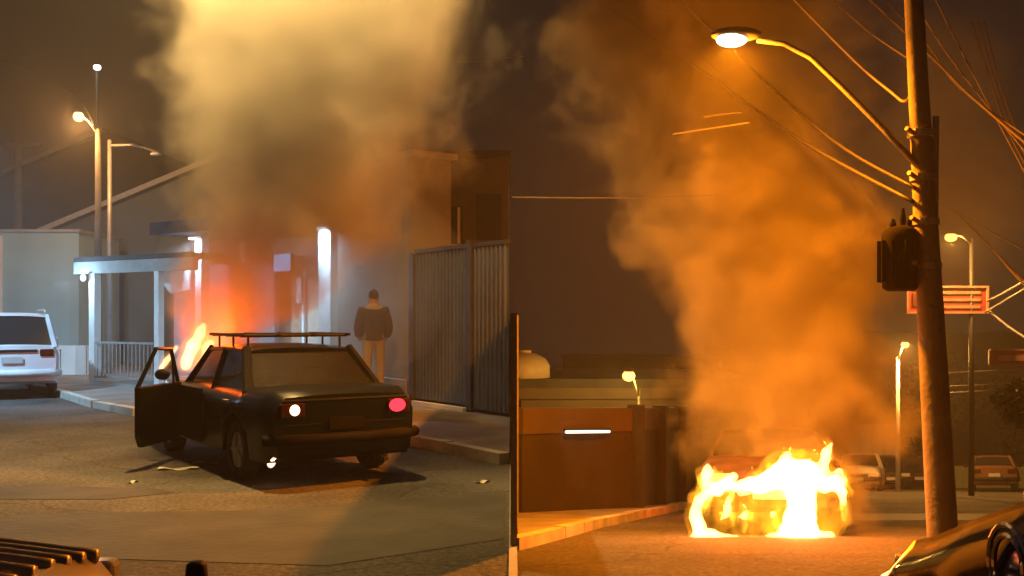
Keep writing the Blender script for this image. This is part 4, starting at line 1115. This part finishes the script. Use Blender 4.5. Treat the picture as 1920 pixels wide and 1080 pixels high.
def smoke(name, label, zs, cx, cy, rad, dens, col, seed=0.0, nscale=.75, edge=.75, anis=.15, boost=0.0, amp=2.0):
    zlo, zhi = zs[0], zs[-1]
    q = MB(); P = []; rr = []
    for i, z in enumerate(zs):
        P.append((cx[i], cy[i], z)); rr.append(rad[i] * 1.45)
    nseg = 20
    for i in range(len(zs)):
        for k in range(nseg):
            a = 2 * math.pi * k / nseg
            q.v.append((P[i][0] + rr[i] * math.cos(a), P[i][1] + rr[i] * math.sin(a), zs[i]))
    for i in range(len(zs) - 1):
        for k in range(nseg):
            a, b = i * nseg + k, i * nseg + (k + 1) % nseg
            q.f.append((a, b, b + nseg, a + nseg))
    q.f.append(tuple(range(nseg - 1, -1, -1))); q.f.append(tuple(range((len(zs) - 1) * nseg, len(zs) * nseg)))
    m = bpy.data.materials.new(name + '_volume'); m.use_nodes = True
    n = m.node_tree.nodes; l = m.node_tree.links
    n.remove(n['Principled BSDF'])
    def math_(op, a, b=None, clamp=False):
        nd = n.new('ShaderNodeMath'); nd.operation = op; nd.use_clamp = clamp
        for i, v in enumerate((a, b)):
            if v is None: continue
            if isinstance(v, (int, float)): nd.inputs[i].default_value = v
            else: l.new(v, nd.inputs[i])
        return nd.outputs[0]
    tc = n.new('ShaderNodeTexCoord')
    # swirl the position a little
    nz = n.new('ShaderNodeTexNoise'); nz.inputs['Scale'].default_value = .55; nz.inputs['Detail'].default_value = 2
    l.new(tc.outputs['Object'], nz.inputs['Vector'])
    sub = n.new('ShaderNodeVectorMath'); sub.operation = 'SUBTRACT'; sub.inputs[1].default_value = (.5, .5, .5); l.new(nz.outputs['Color'], sub.inputs[0])
    scl = n.new('ShaderNodeVectorMath'); scl.operation = 'SCALE'; scl.inputs['Scale'].default_value = 1.0; l.new(sub.outputs[0], scl.inputs[0])
    add = n.new('ShaderNodeVectorMath'); add.operation = 'ADD'; l.new(tc.outputs['Object'], add.inputs[0]); l.new(scl.outputs[0], add.inputs[1])
    sp = n.new('ShaderNodeSeparateXYZ'); l.new(add.outputs[0], sp.inputs[0])
    spo = n.new('ShaderNodeSeparateXYZ'); l.new(tc.outputs['Object'], spo.inputs[0])
    t = math_('DIVIDE', math_('SUBTRACT', spo.outputs['Z'], zlo), zhi - zlo, clamp=True)
    def curve(vals):
        lo, hi = min(vals) - .01, max(vals) + .01
        fc = n.new('ShaderNodeFloatCurve'); c = fc.mapping.curves[0]
        pts = [((z - zlo) / (zhi - zlo), (v - lo) / (hi - lo)) for z, v in zip(zs, vals)]
        c.points[0].location = pts[0]; c.points[1].location = pts[-1]
        for p in pts[1:-1]: c.points.new(*p)
        fc.mapping.update()
        l.new(t, fc.inputs['Value'])
        return math_('ADD', math_('MULTIPLY', fc.outputs[0], hi - lo), lo)
    dx = math_('SUBTRACT', sp.outputs['X'], curve(cx)); dy = math_('SUBTRACT', sp.outputs['Y'], curve(cy))
    rho = math_('DIVIDE', math_('SQRT', math_('ADD', math_('MULTIPLY', dx, dx), math_('MULTIPLY', dy, dy))), curve(rad))
    ns = n.new('ShaderNodeTexNoise'); ns.inputs['Scale'].default_value = nscale; ns.inputs['Detail'].default_value = 5; ns.inputs['Roughness'].default_value = .64
    ofs = n.new('ShaderNodeVectorMath'); ofs.operation = 'ADD'; ofs.inputs[1].default_value = (seed * 3.1, seed * 7.7, seed); l.new(add.outputs[0], ofs.inputs[0]); l.new(ofs.outputs[0], ns.inputs['Vector'])
    body = math_('ADD', math_('SUBTRACT', 1.0, rho), math_('MULTIPLY', math_('SUBTRACT', ns.outputs['Fac'], .5), amp))
    mr = n.new('ShaderNodeMapRange'); mr.interpolation_type = 'SMOOTHSTEP'; mr.inputs[1].default_value = 0.0; mr.inputs[2].default_value = edge
    l.new(body, mr.inputs[0])
    # thin out only where the column starts and where it leaves the place
    d0 = math_('MULTIPLY', mr.outputs[0], math_('MULTIPLY', t, 14, clamp=True))
    d1 = math_('MULTIPLY', d0, math_('MULTIPLY', math_('SUBTRACT', 1.0, t), 6, clamp=True))
    dn_ = math_('MULTIPLY', math_('MULTIPLY', d1, math_('ADD', 1.0, math_('MULTIPLY', math_('SUBTRACT', 1.0, math_('MULTIPLY', t, 4.5), clamp=True), boost))), dens)
    pv = n.new('ShaderNodeVolumePrincipled'); pv.inputs['Color'].default_value = (*col, 1); pv.inputs['Anisotropy'].default_value = anis
    l.new(dn_, pv.inputs['Density'])
    l.new(pv.outputs[0], n['Material Output'].inputs['Volume'])
    m.cycles.volume_step_rate = .9
    o = q.build(name, m)
    return tag(o, label, 'smoke', kind='stuff')
smoke('smoke', 'thick yellow lamplit smoke rising from the dark sedan',
      [.75, 1.3, 2.0, 3.0, 4.0, 5.5, 6.9], [-3.65, -3.5, -3.1, -2.6, -2.4, -2.3, -2.2], [12.2, 12.4, 12.5, 12.6, 12.7, 12.8, 12.8], [.35, .62, 1.1, 1.6, 1.85, 2.1, 2.25], 1.1, (.89, .86, .80), seed=1.3, nscale=1.05, edge=.5)
smoke('smoke', 'orange firelit smoke column leaning left above the flames',
      [-.85, -.3, .3, 1.6, 3.0, 4.7, 6.2, 8.5], [3.2, 3.3, 3.5, 3.75, 3.4, 2.7, 2.55, 2.5], [11.9, 12.3, 12.7, 13.4, 13.9, 14.0, 14.0, 14.0], [1.05, 1.3, 1.42, 1.55, 1.95, 2.0, 1.9, 1.8], 1.6, (.88, .78, .48), seed=2.2, boost=1.6, nscale=.95, edge=.55)
smoke('smoke', 'grey smoke drifting behind the top of the concrete pole',
      [1.6, 2.4, 3.4, 4.6, 6.0], [6.0, 6.0, 6.05, 5.9, 5.6], [14, 14, 14, 14, 14], [.4, .85, 1.1, 1.1, .9], .6, (.8, .77, .74), seed=9.1)

# thin grey drift over the houses of the level street
vm = bpy.data.materials.new('thin_smoke'); vm.use_nodes = True
vm.node_tree.nodes.remove(vm.node_tree.nodes['Principled BSDF'])
vv = vm.node_tree.nodes.new('ShaderNodeVolumePrincipled'); vv.inputs['Color'].default_value = (.85, .84, .82, 1); vv.inputs['Density'].default_value = .008
vm.node_tree.links.new(vv.outputs[0], vm.node_tree.nodes['Material Output'].inputs['Volume'])
tag(MB().ball((-8.5, 19.0, 7.5), (8.3, 8.5, 6.5), 28, 18).build('smoke', vm), 'thin grey smoke drifting over the roofs of the level street', 'smoke', kind='stuff')

vm2 = vm.copy(); next(x for x in vm2.node_tree.nodes if x.type == 'PRINCIPLED_VOLUME').inputs['Density'].default_value = .13
tag(MB().ball((-3.4, 17.2, 2.3), (2.7, 1.5, 1.9), 28, 18).build('smoke', vm2), 'thin smoke hanging between the sedan and the shop front', 'smoke', kind='stuff')

# thin night air that carries the glow of lamps and fire
hz = MB().box((0, 110, 12), (300, 260, 50)).build('haze', None)
hm = bpy.data.materials.new('night_air'); hm.use_nodes = True
hm.node_tree.nodes.remove(hm.node_tree.nodes['Principled BSDF'])
hv = hm.node_tree.nodes.new('ShaderNodeVolumePrincipled'); hv.inputs['Color'].default_value = (.85, .83, .80, 1); hv.inputs['Density'].default_value = .0026; hv.inputs['Anisotropy'].default_value = .3
hm.node_tree.links.new(hv.outputs[0], hm.node_tree.nodes['Material Output'].inputs['Volume'])
hz.data.materials.append(hm)
tag(hz, kind='stuff')
